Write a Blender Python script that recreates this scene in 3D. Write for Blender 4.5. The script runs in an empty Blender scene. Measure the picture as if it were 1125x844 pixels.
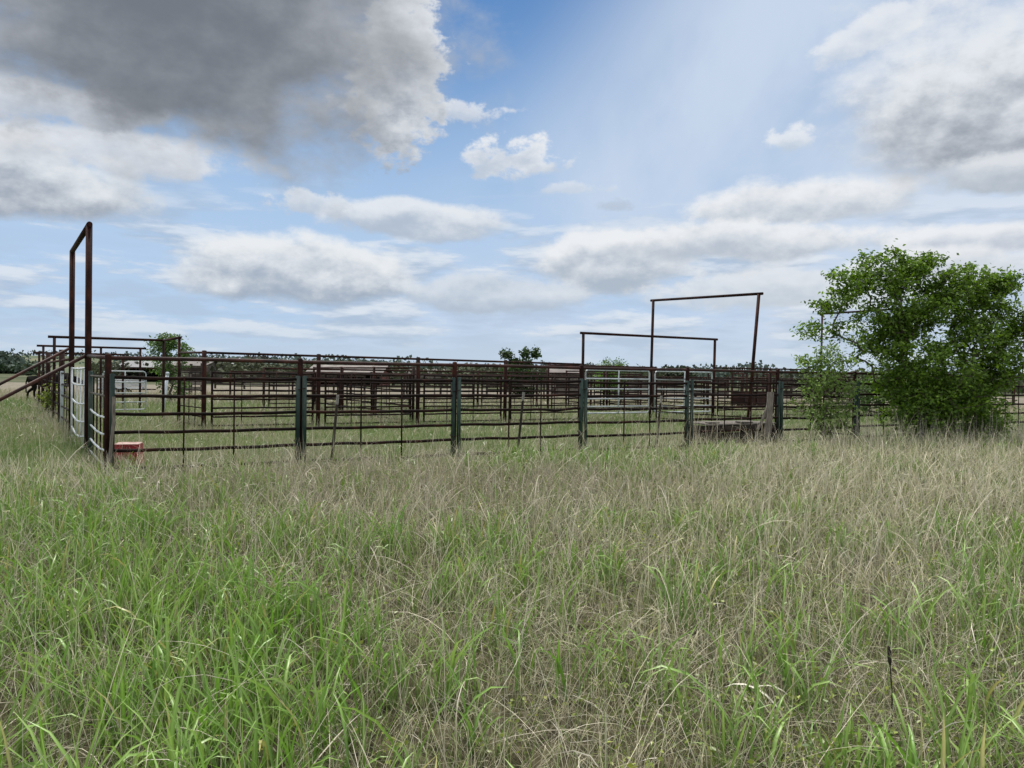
import bpy, math, random
import numpy as np
from mathutils import Vector, Matrix
random.seed(11); rng = np.random.default_rng(11)
scene = bpy.context.scene
COL = scene.collection
R = math.radians

# ------------------------------------------------------------------ camera
F = 818.0 / 1125.0
CAM_H = 1.59
roll = math.atan(0.0148); pitch = math.atan(10 / 818)
fw = Vector((0, math.cos(pitch), -math.sin(pitch)))
rt0 = Vector((1, 0, 0)); up0 = rt0.cross(fw)
rt = rt0 * math.cos(roll) + up0 * math.sin(roll)
up = rt.cross(fw)
cam = bpy.data.objects.new('camera', bpy.data.cameras.new('camera'))
COL.objects.link(cam)
cam.matrix_world = Matrix(((rt.x, up.x, -fw.x, 0), (rt.y, up.y, -fw.y, 0), (rt.z, up.z, -fw.z, CAM_H), (0, 0, 0, 1)))
cam.data.sensor_width = 36; cam.data.lens = 36 * F
cam.data.clip_start = 0.05; cam.data.clip_end = 9000
scene.camera = cam
scene.view_settings.view_transform = 'Standard'; scene.view_settings.look = 'None'
scene.view_settings.exposure = 0; scene.view_settings.gamma = 1

def ray(x, y):
    return fw + rt * ((x - 562.5) / 818) + up * ((422 - y) / 818)
def at(x, y, Y):                      # survey helper: photo point at distance Y
    d = ray(x, y); s = Y / d.y
    return Vector((d.x * s, Y, CAM_H + d.z * s))
def gx(x, Y):                         # X on the ground for photo column x at distance Y
    y = 412
    for _ in range(4):
        y = 412 + (x - 562.5) * 0.0148 + 818 * CAM_H / Y
    return at(x, y, Y).x
def azel(x, y):
    d = ray(x, y).normalized()
    return math.atan2(d.x, d.y), math.asin(d.z)

# ------------------------------------------------------------------ materials
def mat(name):
    m = bpy.data.materials.new(name); m.use_nodes = True
    nt = m.node_tree; nt.nodes.clear()
    out = nt.nodes.new('ShaderNodeOutputMaterial')
    return m, nt, out
def nd(nt, t, **k):
    n = nt.nodes.new(t)
    for a, b in k.items():
        if a in n.inputs: n.inputs[a].default_value = b
        else: setattr(n, a, b)
    return n
def noise_mat(name, cols, scale=6, rough=0.7, detail=6, metallic=0, bump=0.0, bscale=40, stretch=(1, 1, 1), rnd=0.25, spec=0.3):
    """procedural: a colour ramp over object-space noise, a slow second noise, a shift per object and a bump"""
    m, nt, out = mat(name); L = nt.links.new
    p = nd(nt, 'ShaderNodeBsdfPrincipled'); p.inputs['Roughness'].default_value = rough
    p.inputs['Metallic'].default_value = metallic; p.inputs['Specular IOR Level'].default_value = spec
    tc = nd(nt, 'ShaderNodeTexCoord'); mp = nd(nt, 'ShaderNodeMapping'); mp.inputs['Scale'].default_value = stretch
    oi = nd(nt, 'ShaderNodeObjectInfo')
    add = nd(nt, 'ShaderNodeVectorMath', operation='ADD'); mul = nd(nt, 'ShaderNodeVectorMath', operation='SCALE')
    mul.inputs[0].default_value = (37, 17, 23); L(oi.outputs['Random'], mul.inputs['Scale'])
    L(tc.outputs['Object'], mp.inputs['Vector']); L(mp.outputs[0], add.inputs[0]); L(mul.outputs[0], add.inputs[1])
    n = nd(nt, 'ShaderNodeTexNoise'); n.inputs['Scale'].default_value = scale; n.inputs['Detail'].default_value = detail; n.inputs['Roughness'].default_value = .65
    L(add.outputs[0], n.inputs['Vector'])
    cr = nd(nt, 'ShaderNodeValToRGB'); e = cr.color_ramp.elements
    k = len(cols)
    while len(e) < k: e.new(0.5)
    for i, c in enumerate(cols):
        e[i].position = 0.3 + 0.4 * i / max(1, k - 1); e[i].color = (*c, 1)
    L(n.outputs['Fac'], cr.inputs['Fac'])
    hs = nd(nt, 'ShaderNodeHueSaturation'); mr = nd(nt, 'ShaderNodeMapRange')
    mr.inputs['To Min'].default_value = 1 - rnd; mr.inputs['To Max'].default_value = 1 + rnd
    L(oi.outputs['Random'], mr.inputs['Value']); L(mr.outputs[0], hs.inputs['Value'])
    L(cr.outputs['Color'], hs.inputs['Color']); L(hs.outputs['Color'], p.inputs['Base Color'])
    if bump:
        n2 = nd(nt, 'ShaderNodeTexNoise'); n2.inputs['Scale'].default_value = bscale; n2.inputs['Detail'].default_value = 5
        L(add.outputs[0], n2.inputs['Vector'])
        b = nd(nt, 'ShaderNodeBump'); b.inputs['Strength'].default_value = bump; b.inputs['Distance'].default_value = 0.01
        L(n2.outputs['Fac'], b.inputs['Height']); L(b.outputs[0], p.inputs['Normal'])
    L(p.outputs[0], out.inputs['Surface'])
    return m
def leaf_mat(name, transl=0.35, rough=0.55, gain=1.0):
    m, nt, out = mat(name); L = nt.links.new
    a = nd(nt, 'ShaderNodeAttribute', attribute_name='Col')
    p = nd(nt, 'ShaderNodeBsdfPrincipled'); p.inputs['Roughness'].default_value = rough; p.inputs['Specular IOR Level'].default_value = .4
    t = nd(nt, 'ShaderNodeBsdfTranslucent'); mx = nd(nt, 'ShaderNodeMixShader'); mx.inputs[0].default_value = transl
    hs = nd(nt, 'ShaderNodeHueSaturation'); hs.inputs['Saturation'].default_value = 1.1; hs.inputs['Value'].default_value = 1.25
    L(a.outputs['Color'], p.inputs['Base Color']); L(a.outputs['Color'], hs.inputs['Color']); L(hs.outputs[0], t.inputs['Color'])
    L(p.outputs[0], mx.inputs[1]); L(t.outputs[0], mx.inputs[2]); L(mx.outputs[0], out.inputs['Surface'])
    return m

M = {}
M['rust'] = noise_mat('rusted_pipe', [(.006, .0035, .003), (.020, .0065, .005), (.055, .017, .010)], 5, .8, bump=.25, stretch=(1, 1, .5), spec=.15)
M['rail'] = noise_mat('red_rusted_rail', [(.009, .004, .0035), (.032, .009, .007), (.075, .026, .017)], 3.5, .65, bump=.25)
M['panel'] = noise_mat('dark_brown_panel_paint', [(.004, .003, .003), (.011, .0055, .0045), (.036, .013, .008)], 3, .8, bump=.2, spec=.12)
M['green'] = noise_mat('faded_green_paint', [(.010, .024, .020), (.018, .042, .035), (.080, .090, .075)], 5, .6, bump=.2, stretch=(1, 1, .4))
M['white'] = noise_mat('chalky_white_paint', [(.34, .37, .39), (.52, .55, .57), (.62, .64, .65)], 5, .6, bump=.1, rnd=.1)
M['galv'] = noise_mat('dull_galvanised_tube', [(.24, .28, .30), (.38, .42, .44), (.50, .53, .55)], 5, .5, metallic=0, bump=.1, rnd=.12)
M['wood'] = noise_mat('weathered_grey_wood', [(.045, .039, .033), (.13, .115, .10), (.24, .22, .195)], 9, .9, bump=.7, bscale=60, stretch=(.6, 8, 8))
M['woodv'] = noise_mat('weathered_grey_post', [(.05, .043, .036), (.16, .14, .12), (.30, .27, .235)], 9, .9, bump=.7, bscale=60, stretch=(8, 8, .6))
M['darkwood'] = noise_mat('dark_brown_wood', [(.010, .008, .0065), (.032, .025, .020), (.075, .062, .050)], 8, .95, bump=.7, bscale=50, stretch=(.6, 8, 8))  # darker brown wood for boards, posts and legs
M['red'] = noise_mat('faded_red_plastic', [(.07, .016, .013), (.20, .010, .015), (.26, .026, .029)], 7, .7, bump=.15)
M['pink'] = noise_mat('bleached_pink_plastic', [(.20, .10, .085), (.40, .27, .24), (.48, .37, .33)], 7, .7)
M['pvc'] = noise_mat('old_white_pvc', [(.42, .47, .52), (.58, .62, .66)], 6, .5)
M['tpost'] = noise_mat('dark_steel_post', [(.018, .016, .014), (.05, .04, .03)], 8, .7)
M['tip'] = noise_mat('chipped_white_tip', [(.16, .155, .14), (.34, .33, .30)], 20, .7)
M['bark'] = noise_mat('grey_brown_bark', [(.03, .024, .02), (.09, .075, .06), (.15, .13, .11)], 14, .95, bump=.6, stretch=(1, 1, .3))
M['metalroof'] = noise_mat('pale_metal_roof', [(.09, .095, .095), (.17, .175, .175)], .6, .5, stretch=(1, 1, 1))
M['rustroof'] = noise_mat('rusting_metal_roof', [(.06, .05, .045), (.11, .095, .085), (.18, .165, .15)], .9, .7)
M['fascia'] = noise_mat('red_brown_fascia', [(.09, .03, .025), (.15, .05, .04)], 2, .7)
M['siding'] = noise_mat('grey_board_siding', [(.09, .08, .07), (.17, .15, .13), (.25, .225, .20)], 3, .9, stretch=(6, 6, .4))
M['whitewall'] = noise_mat('white_board_wall', [(.42, .44, .45), (.60, .61, .61)], 2, .7)
M['glass'] = noise_mat('dark_window_glass', [(.02, .025, .03), (.04, .05, .06)], 2, .1, spec=.6)
M['darkin'] = noise_mat('near_black_brown', [(.02, .018, .016), (.05, .045, .04)], 2, .9)  # near-black brown for open shed back walls and wheels
M['hide'] = noise_mat('black_cow_hide', [(.003, .003, .003), (.008, .007, .006)], 5, .9, spec=.1)
M['leaf'] = leaf_mat('tree_leaf', .35)
M['blade'] = leaf_mat('grass_blade', .25, .40)
M['straw'] = leaf_mat('dry_straw', .15, .7)
M['farleaf'] = leaf_mat('far_foliage', .15, .9)

# ------------------------------------------------------------------ mesh helpers
class MB:
    def __init__(s): s.v = []; s.f = []; s.sm = []
    def ring(s, c, ax, r, n, a0=0.0):
        ax = ax.normalized(); t = Vector((0, 0, 1)) if abs(ax.z) < .9 else Vector((1, 0, 0))
        u = ax.cross(t).normalized(); w = ax.cross(u)
        i0 = len(s.v)
        for k in range(n):
            a = 2 * math.pi * k / n + a0
            s.v.append(c + u * (r * math.cos(a)) + w * (r * math.sin(a)))
        return list(range(i0, i0 + n))
    def path(s, pts, r, n=8, caps=True):
        pts = [Vector(p) for p in pts]; rr = r if isinstance(r, (list, tuple)) else [r] * len(pts)
        prev = None
        for i, p in enumerate(pts):
            a = (pts[min(i + 1, len(pts) - 1)] - pts[max(i - 1, 0)])
            rg = s.ring(p, a, rr[i], n)
            if prev:
                for k in range(n):
                    s.f.append((prev[k], prev[(k + 1) % n], rg[(k + 1) % n], rg[k])); s.sm.append(True)
            elif caps: s.f.append(tuple(reversed(rg))); s.sm.append(False)
            prev = rg
        if caps: s.f.append(tuple(prev)); s.sm.append(False)
        return s
    def tube(s, a, b, r, n=8, r2=None): return s.path([a, b], [r, r2 if r2 is not None else r], n)
    def box(s, c, size, rot=None, taper=1.0):
        c = Vector(c); i0 = len(s.v); X, Y, Z = [q / 2 for q in size]
        for z in (-Z, Z):
            k = taper if z > 0 else 1
            for x, y in ((-X, -Y), (X, -Y), (X, Y), (-X, Y)):
                p = Vector((x * k, y * k, z)); s.v.append(c + (rot @ p if rot else p))
        for q in ((3, 2, 1, 0), (4, 5, 6, 7), (0, 1, 5, 4), (1, 2, 6, 5), (2, 3, 7, 6), (3, 0, 4, 7)):
            s.f.append(tuple(i0 + i for i in q)); s.sm.append(False)
        return s
    def quad(s, a, b, c, d):
        i0 = len(s.v); s.v += [Vector(a), Vector(b), Vector(c), Vector(d)]; s.f.append((i0, i0 + 1, i0 + 2, i0 + 3)); s.sm.append(False); return s
    def build(s, name, m, parent=None, bevel=0):
        me = bpy.data.meshes.new(name); me.from_pydata([tuple(v) for v in s.v], [], s.f)
        me.polygons.foreach_set('use_smooth', s.sm); me.materials.append(m); me.update()
        o = bpy.data.objects.new(name, me); COL.objects.link(o)
        if parent: o.parent = parent
        if bevel:
            b = o.modifiers.new('bevel', 'BEVEL'); b.width = bevel; b.segments = 2
        return o
def thing(name, label, cat, loc=(0, 0, 0), rz=0, group=None):
    o = bpy.data.objects.new(name, None); COL.objects.link(o); o.empty_display_size = .2
    o.location = loc; o.rotation_euler = (0, 0, rz)
    return tag(o, label, cat, group)
def tag(o, label, cat, group=None, kind=None):
    if label: o['label'] = label
    if cat: o['category'] = cat
    if group: o['group'] = group
    if kind: o['kind'] = kind
    return o
def dup(root, loc, rz, label, group=None, scale=None):
    r = root.copy(); COL.objects.link(r); r.location = loc; r.rotation_euler = (0, 0, rz); r['label'] = label
    if group: r['group'] = group
    if scale: r.scale = scale
    for ch in list(root.children):
        c = ch.copy(); COL.objects.link(c); c.parent = r
        for g in list(ch.children):
            d = g.copy(); COL.objects.link(d); d.parent = c
    return r
def V(*a): return Vector(a)

# ------------------------------------------------------------------ the corral layout
DIR = Vector((2.567, 1.403, 0)) / 2.925; ANG = math.atan2(DIR.y, DIR.x)
BACK = Vector((-.57, .82, 0)).normalized(); BANG = math.atan2(BACK.y, BACK.x)
SP = 2.925
P0 = Vector((-6.24, 11.5, 0))
F1 = [P0 + DIR * (SP * k) for k in range(12)]
H1 = 1.76

# --- front pipe fence: posts and one welded top rail
root = thing('pipe_fence', 'long rusty pipe fence nearest the tall grass with red-brown top rail', 'fence', P0)
for i, p in enumerate(F1):
    q = p - P0
    MB().path([q + V(0, 0, -.3), q + V(0, 0, H1 + .035), q + V(0, 0, H1 + .06), q + V(0, 0, H1 + .068)], [.047, .047, .036, .012], 12).build('post', M['rust'], root)
pts = []
for i in range(0, 23):
    s = i / 2 * SP
    pts.append(DIR * s + V(0, 0, H1 + .006 * math.sin(i * 1.7)))
MB().path(pts, .033, 10).build('top_rail', M['rail'], root)

# --- panels: rails, end uprights, stays; all share one mesh per kind
def panel(name, label, L, zs, m, mu, r=.027, ru=.039, top=1.52, stays=(.36, .63), group=None, off=0, sag=0.0, round_corner=False, uprights=True, dent=0):
    t = thing(name, label, 'panel', (0, 0, 0), 0, group)
    for z in zs:
        n = 19; dx = random.uniform(.2, .8); dd = random.choice([0, 0, 0, -.035, .02, -.06]) * dent; dy = random.uniform(-.04, .04) * dent
        pt_ = []
        for k in range(n):
            f = k / (n - 1); e = math.exp(-((f - dx) / .09) ** 2)
            pt_.append(V(L * f, off + dy * e, z - sag * math.sin(math.pi * f) + .004 * math.sin(k * 1.05 + z * 9) + dd * e))
        MB().path(pt_, r, 8).build('rail', m, t)
    if uprights:
        for x in (0, L):
            MB().path([V(x, off, -.02), V(x, off, top - .01), V(x, off, top)], [ru, ru, ru * .6], 10).build('upright', mu, t)
    for f in stays:
        MB().tube(V(L * f, off - r - .012, min(zs) - .10), V(L * f, off - r - .012, max(zs) + .02), .014, 6).build('stay', m, t)
    return t
ZS6 = [.05 + .282 * k for k in range(6)]
lab1 = ['dark brown rail panel with the red tub showing behind it, next to the corner post',
        'dark brown front panel with a leaning stake, second from the corner post',
        'dark brown front panel with a leaning stake, third from the corner post',
        'dark brown front panel with the paired pale gates showing straight behind it',
        'dark brown rail panel right in front of the grey wooden platform',
        'dark brown rail panel half overgrown by the thin sapling',
        'dark brown rail panel between the sapling and the big bushy tree',
        'dark brown rail panel hidden low behind the left half of the big tree',
        'dark brown rail panel hidden behind the right half of the big tree',
        'dark brown front panel in the clear just right of the big tree',
        'last dark brown rail panel of the front fence, beyond the big tree']
g1 = 'dark rail panels hung on the front pipe fence'
off = V(DIR.y, -DIR.x, 0) * .10
base1 = panel('corral_panel', lab1[0], SP - .115, ZS6, M['panel'], M['green'], group=g1, sag=.012)
for k in range(11):
    loc = F1[k] + DIR * .058 + off + V(0, 0, [0, .0, .01, -.01, .02, 0, .03, 0, .01, 0, 0][k])
    if k == 0: base1.location = loc; base1.rotation_euler.z = ANG
    else:
        pk = panel('corral_panel', lab1[k], SP - .115, ZS6, M['panel'], M['green'], group=g1, sag=random.uniform(.002, .014), dent=.4, stays=(.36 + random.uniform(-.03, .03), .63 + random.uniform(-.03, .03)))
        pk.location = loc; pk.rotation_euler = (random.uniform(-.012, .012), random.uniform(-.004, .004), ANG + random.uniform(-.004, .004))

for k in range(1, 11):
    for z in (1.30, .42):
        c = F1[k] + off * .55 + V(0, 0, z + random.uniform(-.05, .05)); n = 12
        o = MB().path([DIR * (.10 * math.cos(2 * math.pi * i / n)) + V(DIR.y, -DIR.x, 0) * (.105 * math.sin(2 * math.pi * i / n)) + V(0, 0, .015 * math.sin(4 * math.pi * i / n) - (.05 if i == 9 else 0)) for i in range(n + 1)], .007, 5, caps=False).build('tie_chain', M['rust'], root)
        o.location = c - P0

# --- left side: corner to gate frame, then on back
GA = Vector((gx(96, 13.9), 13.9, 0)); GB = Vector((gx(78, 16.8), 16.8, 0))
side = [GB + BACK * (2.98 * k) for k in range(0, 6)]
LBR = math.atan2(GB.y - GA.y, GB.x - GA.x)
fr = thing('gate_frame', 'tall rusty goalpost frame at the left side with two slanting brace pipes', 'gate frame', GA)
hA = at(96, 247, 13.9).z; hB = at(78, 276, 16.8).z
qB = GB - GA
MB().path([V(0, 0, -.3), V(0, 0, hA)], .056, 12).build('post', M['rust'], fr)
MB().path([qB + V(0, 0, -.3), qB + V(0, 0, hB)], .056, 12).build('post', M['rust'], fr)
u = qB.normalized()
MB().tube(V(0, 0, hA) - u * .08, qB + V(0, 0, hB) + u * .08, .05, 12).build('crossbar', M['rust'], fr)
zb = at(95, 391, 13.9).z
MB().tube(V(-.02, 0, zb) + V(0, -.05, 0), -DIR * 3.3 + V(0, -.05, zb - 3.3 * .615), .034, 10).build('brace', M['rail'], fr)
zc = at(78, 383, 16.8).z
MB().tube(qB + V(-.02, -.05, zc), qB - DIR * 3.6 + V(0, -.05, zc - 3.6 * .625), .034, 10).build('brace', M['rail'], fr)
tr = GA - P0
cr_ = thing('corner_rail', 'short rusty pipe from the corner post to the near leg of the tall left frame', 'rail', P0)
MB().tube(V(0, 0, H1), tr + V(0, 0, zb), .033, 10).build('rail', M['rail'], cr_)
MB().tube(tr * .02 + V(0, 0, H1 - .001), tr * .05 + V(0, 0, H1 + .003), .037, 10).build('sleeve', M['rust'], cr_)

# white bowed gate between the frame's legs
def bow_gate(name, label, A, B, zs, m, top, bow, r=.019, stays=(.33, .66)):
    d = (B - A); L = d.length; t = thing(name, label, 'gate', A, math.atan2(d.y, d.x))
    for i, z in enumerate(zs):
        b = bow * (1 - i / len(zs)) ** 1.2
        MB().path([V(L * k / 10, 0, z - b * math.sin(math.pi * (k / 10) ** 1.3)) for k in range(11)], r, 8).build('rail', m, t)
    for x in (0, L): MB().tube(V(x, 0, zs[0] - .03), V(x, 0, top), r * 1.1, 8).build('upright', m, t)
    for f in stays:
        MB().path([V(L * f, -.03, zs[0] - .03), V(L * f + .03, -.035, zs[2]), V(L * f - .01, -.03, zs[-1] + .02)], r * .8, 6).build('stay', m, t)
    return t
bow_gate('tube_gate', 'white bent tube gate hanging in the tall frame on the left', GA + u * .16, GB - u * .12, [.10, .30, .58, .92, 1.28, 1.60], M['white'], 1.62, .14, stays=(.3, .5, .72))
dl = (GA - P0); ul = dl.normalized()
t = panel('side_panel', 'short green-ended side panel with pale sagging lower rails, behind the corner post', dl.length - .34, [.08, .30, .56, .84], M['white'], M['green'], r=.017, ru=.036, top=1.55, stays=(), sag=.05)
t.location = P0 + ul * .14 + V(.03, 0, 0); t.rotation_euler.z = math.atan2(dl.y, dl.x)
for f in (.25, .42, .6, .78): MB().tube(V(dl.length * f, -.02, .05), V(dl.length * f, -.02, 1.5), .013, 6).build('stay', M['panel'], t)
for z in (1.15, 1.46): MB().tube(V(0, 0, z), V(dl.length - .34, 0, z), .02, 6).build('rail', M['wood'], t)

# left fence beyond the frame, seen end on
lf = thing('pipe_fence', 'left side pipe fence of closely lined rusty posts running straight away', 'fence', GB)
hs = [None, 2.07, 2.50, 2.1, 2.38, 2.2]
for k in range(1, 6):
    q = side[k] - GB
    if k in (2, 4, 5): continue
    MB().path([q + V(0, 0, -.3), q + V(0, 0, hs[k])], .068, 10).build('post', M['rust'], lf)
MB().tube(V(0, 0, 1.80), side[5] - GB + V(0, 0, 1.75), .033, 8).build('top_rail', M['rail'], lf)
sp_l = ['dull grey-ended rail panel beside the far leg of the tall left frame', 'rusty rail panel in the left fence behind the climbing vine',
        'rusty rail panel near the far end of the left fence', 'rusty rail panel in the left fence just before the black cow', 'last rusty rail panel at the far end of the left fence']
pg = panel('side_panel', sp_l[0], 2.75, ZS6, M['darkwood'], M['galv'], r=.024, stays=(.3, .6)); pg.location = side[0] + BACK * .12; pg.rotation_euler.z = BANG
pr = panel('side_panel', sp_l[1], 2.75, ZS6, M['panel'], M['rust'], r=.02, stays=(.3, .6)); pr.location = side[1] + BACK * .12; pr.rotation_euler.z = BANG
for k in (2, 3, 4): dup(pr, side[k] + BACK * .12, BANG, sp_l[k])

# square overhead frames over the alley
def overhead(label, A, dirs_lens, h, r=.04, over=.25, hB=None):
    """posts at A, A+d1*l1, ...; bars on top"""
    t = thing('overhead_frame', label, 'frame', A); q = V(0, 0, 0); pl = [q]
    for d, l in dirs_lens: q = q + d * l; pl.append(q)
    hh = [h if hB is None else h + (hB - h) * i / (len(pl) - 1) for i in range(len(pl))]
    for q, z in zip(pl, hh): MB().tube(q + V(0, 0, -.3), q + V(0, 0, z), r, 10).build('post', M['rust'], t)
    for i in range(len(pl) - 1):
        e = (pl[i + 1] - pl[i]).normalized()
        a = pl[i] - (e * over if i == 0 else V(0, 0, 0)); b = pl[i + 1] + e * (over if i == len(pl) - 2 else 0)
        MB().tube(a + V(0, 0, hh[i]), b + V(0, 0, hh[i + 1]), r * 1.0, 10).build('crossbar', M['rust'], t)
    return t
A1 = side[2]
overhead('tallest of three low square frames behind the left gate, bent at its end', A1, [(DIR, 2.89), (-BACK, 2.36)], 2.50, over=.16)
overhead('middle one of the three low square frames stepping back behind the left gate', side[4], [(DIR, 1.8), (DIR, 1.3)], 2.38, over=.2)
overhead('lowest and farthest of the three square frames stepping back behind the left gate', side[5], [(DIR, 2.9)], 2.18, over=.2)
C201 = A1 + DIR * 2.89 - BACK * 2.36

# --- second fence
Q0 = Vector((-8.15, 19.7, 0)); D2 = Vector((2.644, 1.476, 0)); S2 = D2.length; D2 = D2.normalized(); A2 = math.atan2(D2.y, D2.x)
F2 = [Q0 + D2 * (S2 * k) for k in range(5)]
f2 = thing('pipe_fence', 'middle pipe fence with thin dark top rail, ending at the twin pale gates', 'fence', Q0)
for k, p in enumerate(F2[:4]):
    q = p - Q0; h = 2.06 - .015 * k
    MB().path([q + V(0, 0, -.3), q + V(0, 0, h + .05), q + V(0, 0, h + .06)], [.06, .06, .02], 10).build('post', M['rust'], f2)
MB().path([C201 - Q0 + V(0, 0, 2.08), V(0, 0, 2.06)], .03, 8).build('top_rail', M['rail'], f2)
MB().path([V(0, 0, 2.06), F2[2] - Q0 + V(0, 0, 2.03), F2[4] - Q0 + V(0, 0, 1.99)], .032, 8).build('top_rail', M['rust'], f2)
lab2 = ['thin dark panel in the middle fence, next to its thick left corner post', 'thin dark panel in the middle fence, second from its left corner post',
        'thin dark panel in the middle fence, third from its left corner post', 'thin dark panel in the middle fence, beside the post of the wide frame']
ZS2 = [.12 + .235 * k for k in range(7)]
b2 = panel('corral_panel', lab2[0], S2 - .36, ZS2, M['panel'], M['panel'], r=.024, ru=.030, top=1.56, stays=(.28, .62))
for k in range(4):
    loc = F2[k] + D2 * .2 + V(D2.y, -D2.x, 0) * .02
    if k == 0: b2.location = loc; b2.rotation_euler.z = A2; b2['group'] = 'dark panels of the middle fence'
    else: dup(b2, loc, A2, lab2[k], 'dark panels of the middle fence')
sidep = panel('side_panel', 'board-dark short panel closing the corner between the middle fence and the square frame', (C201 - Q0).length - .2, ZS2, M['panel'], M['panel'], r=.016, ru=.02, top=1.56)
dd = (C201 - Q0); sidep.location = Q0 + dd.normalized() * .1; sidep.rotation_euler.z = math.atan2(dd.y, dd.x)

# wide frame with twin pale gates
G2A = F2[4]; G2B = G2A + D2 * 6.11; MID = G2A + D2 * 3.05
w = thing('gate_frame', 'wide low rusty frame standing over the twin pale tube gates', 'gate frame', G2A)
ha = at(640, 366, G2A.y).z; hb = at(785, 373, G2B.y).z
MB().tube(V(0, 0, -.3), V(0, 0, ha), .05, 10).build('post', M['rust'], w)
MB().tube(G2B - G2A + V(-.03, 0, -.3), G2B - G2A + V(0, 0, hb), .05, 10).build('post', M['rust'], w)
MB().tube(V(0, 0, ha) - D2 * .12, G2B - G2A + V(0, 0, hb) + D2 * .12, .045, 10).build('crossbar', M['rust'], w)
def tgate(name, label, A, B, zs, m, r=.029, inner=True):
    d = B - A; L = d.length; t = thing(name, label, 'gate', A, math.atan2(d.y, d.x))
    c = .09; z0, z1 = zs[0], zs[-1]
    MB().path([V(0, 0, z0 + c), V(0, 0, z1 - c), V(c * .3, 0, z1 - c * .3), V(c, 0, z1), V(L - c, 0, z1), V(L - c * .3, 0, z1 - c * .3), V(L, 0, z1 - c), V(L, 0, z0 + c),
               V(L - c * .3, 0, z0 + c * .3), V(L - c, 0, z0), V(c, 0, z0), V(c * .3, 0, z0 + c * .3), V(0, 0, z0 + c)], r, 8).build('frame', m, t)
    for z in zs[1:-1]: MB().tube(V(0, 0, z), V(L, 0, z), r * .85, 8).build('rail', m, t)
    MB().tube(V(L / 2, -.03, z0), V(L / 2, -.03, z1), r * .8, 6).build('stay', m, t)
    return t
gz = [.30, .53, .80, 1.14, 1.50, 1.80]
tgate('tube_gate', 'pale grey tube gate in the wide frame, nearer to the second fence', G2A + D2 * .12, MID - D2 * .12, gz, M['galv'])
tgate('tube_gate', 'pale grey tube gate in the wide frame, right of the tall leaning frame leg', MID + D2 * .14, G2B - D2 * .12, gz, M['galv'])
# tall leaning frame
G3B = Vector((gx(831, 23.2), 23.2, 0)); h3a = at(715, 330, MID.y).z; h3b = at(831, 323, 23.2).z
t3 = thing('gate_frame', 'tallest square rusty frame right of the middle, with its right leg leaning', 'gate frame', MID)
q = G3B - MID
MB().tube(V(-.06, 0, -.3), V(0, 0, h3a), .05, 10).build('post', M['rust'], t3)
MB().tube(q + V(-.30, 0, -.3), q + V(0, 0, h3b), .05, 10).build('post', M['rust'], t3)
MB().tube(V(0, 0, h3a) - q.normalized() * .12, q + V(0, 0, h3b) + q.normalized() * .14, .045, 10).build('crossbar', M['rust'], t3)
cg = panel('corral_panel', 'dark rail panel standing under the tallest square frame', q.length - .5, ZS2, M['panel'], M['rust'], r=.018, ru=.025, top=1.5); cg.location = MID + q.normalized() * .25; cg.rotation_euler.z = math.atan2(q.y, q.x)
# second fence goes on to the right
F2R = [G2B + D2 * (3.05 * k) for k in range(6)]
f3 = thing('pipe_fence', 'pipe fence from the wide frame on towards the frame behind the big tree', 'fence', G2B)
for k, p in enumerate(F2R[1:]):
    if k == 1: continue
    qq = p - G2B; MB().tube(qq + V(0, 0, -.3), qq + V(0, 0, 1.98), .05, 10).build('post', M['rust'], f3)
MB().tube(V(0, 0, 1.98), F2R[2] - G2B + V(0, 0, 1.99), .03, 8).build('top_rail', M['rust'], f3)
MB().tube(F2R[2] - G2B + V(0, 0, 1.72), F2R[5] - G2B + V(0, 0, 1.70), .03, 8).build('top_rail', M['rust'], f3)
lab3 = ['thin dark panel right of the wide frame, behind the wooden platform', 'thin dark panel behind the sapling in the rear fence', 'thin dark panel deep behind the left of the big tree',
        'thin dark panel deep behind the big tree trunk', 'thin dark panel at the right end of the rear fence']
for k in range(5): dup(b2, F2R[k] + D2 * .2, A2, lab3[k], 'dark panels of the rear right fence')
G4 = F2R[2]
overhead('thin tall frame poking out through the leaves of the big tree', G4, [(V(.56, -.83, 0), 3.6)], at(903, 345, G4.y).z, r=.04, over=.12)

# --- far pens: more parallel fences
def far_fence(label, A, n, h, plabels, grp, zs, skip=(), sc=1.0):
    f = thing('pipe_fence', label, 'fence', A)
    for k in range(n + 1):
        MB().tube(D2 * (3.05 * k) + V(0, 0, -.3), D2 * (3.05 * k) + V(0, 0, h), .05, 8).build('post', M['rust'], f)
    MB().tube(V(0, 0, h - .05), D2 * (3.05 * n) + V(0, 0, h - .05), .035, 8).build('top_rail', M['rust'], f)
    first = None
    for k in range(n):
        if k in skip: continue
        dup(b2, A + D2 * (3.05 * k + .2), A2, plabels, grp)
pn = 'dark rail panel in one of the far pen fences'
far_fence('rusty fence of the third row of pens, ending near the pale twin gates', V(-9.5, 28.5, 0), 6, 1.75, pn, 'far pen panels', ZS2, skip=(4,))
far_fence('rusty pen fence showing above the pale twin gates, behind the light green bush', V(1.6, 33.0, 0), 2, 2.10, pn, 'far pen panels', ZS2)
far_fence('far pen fence farthest back on the left, in front of the bare sandy ground', V(-14, 37, 0), 7, 1.6, pn, 'far pen panels', ZS2, skip=(2, 5))
far_fence('far pen fence right of the middle, before the pale open ground', V(6, 41, 0), 7, 1.65, pn, 'far pen panels', ZS2, skip=(3,))
far_fence('far pen fence at the right, behind the sapling and the big tree', V(15, 37, 0), 6, 1.65, pn, 'far pen panels', ZS2, skip=(1,))
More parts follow.
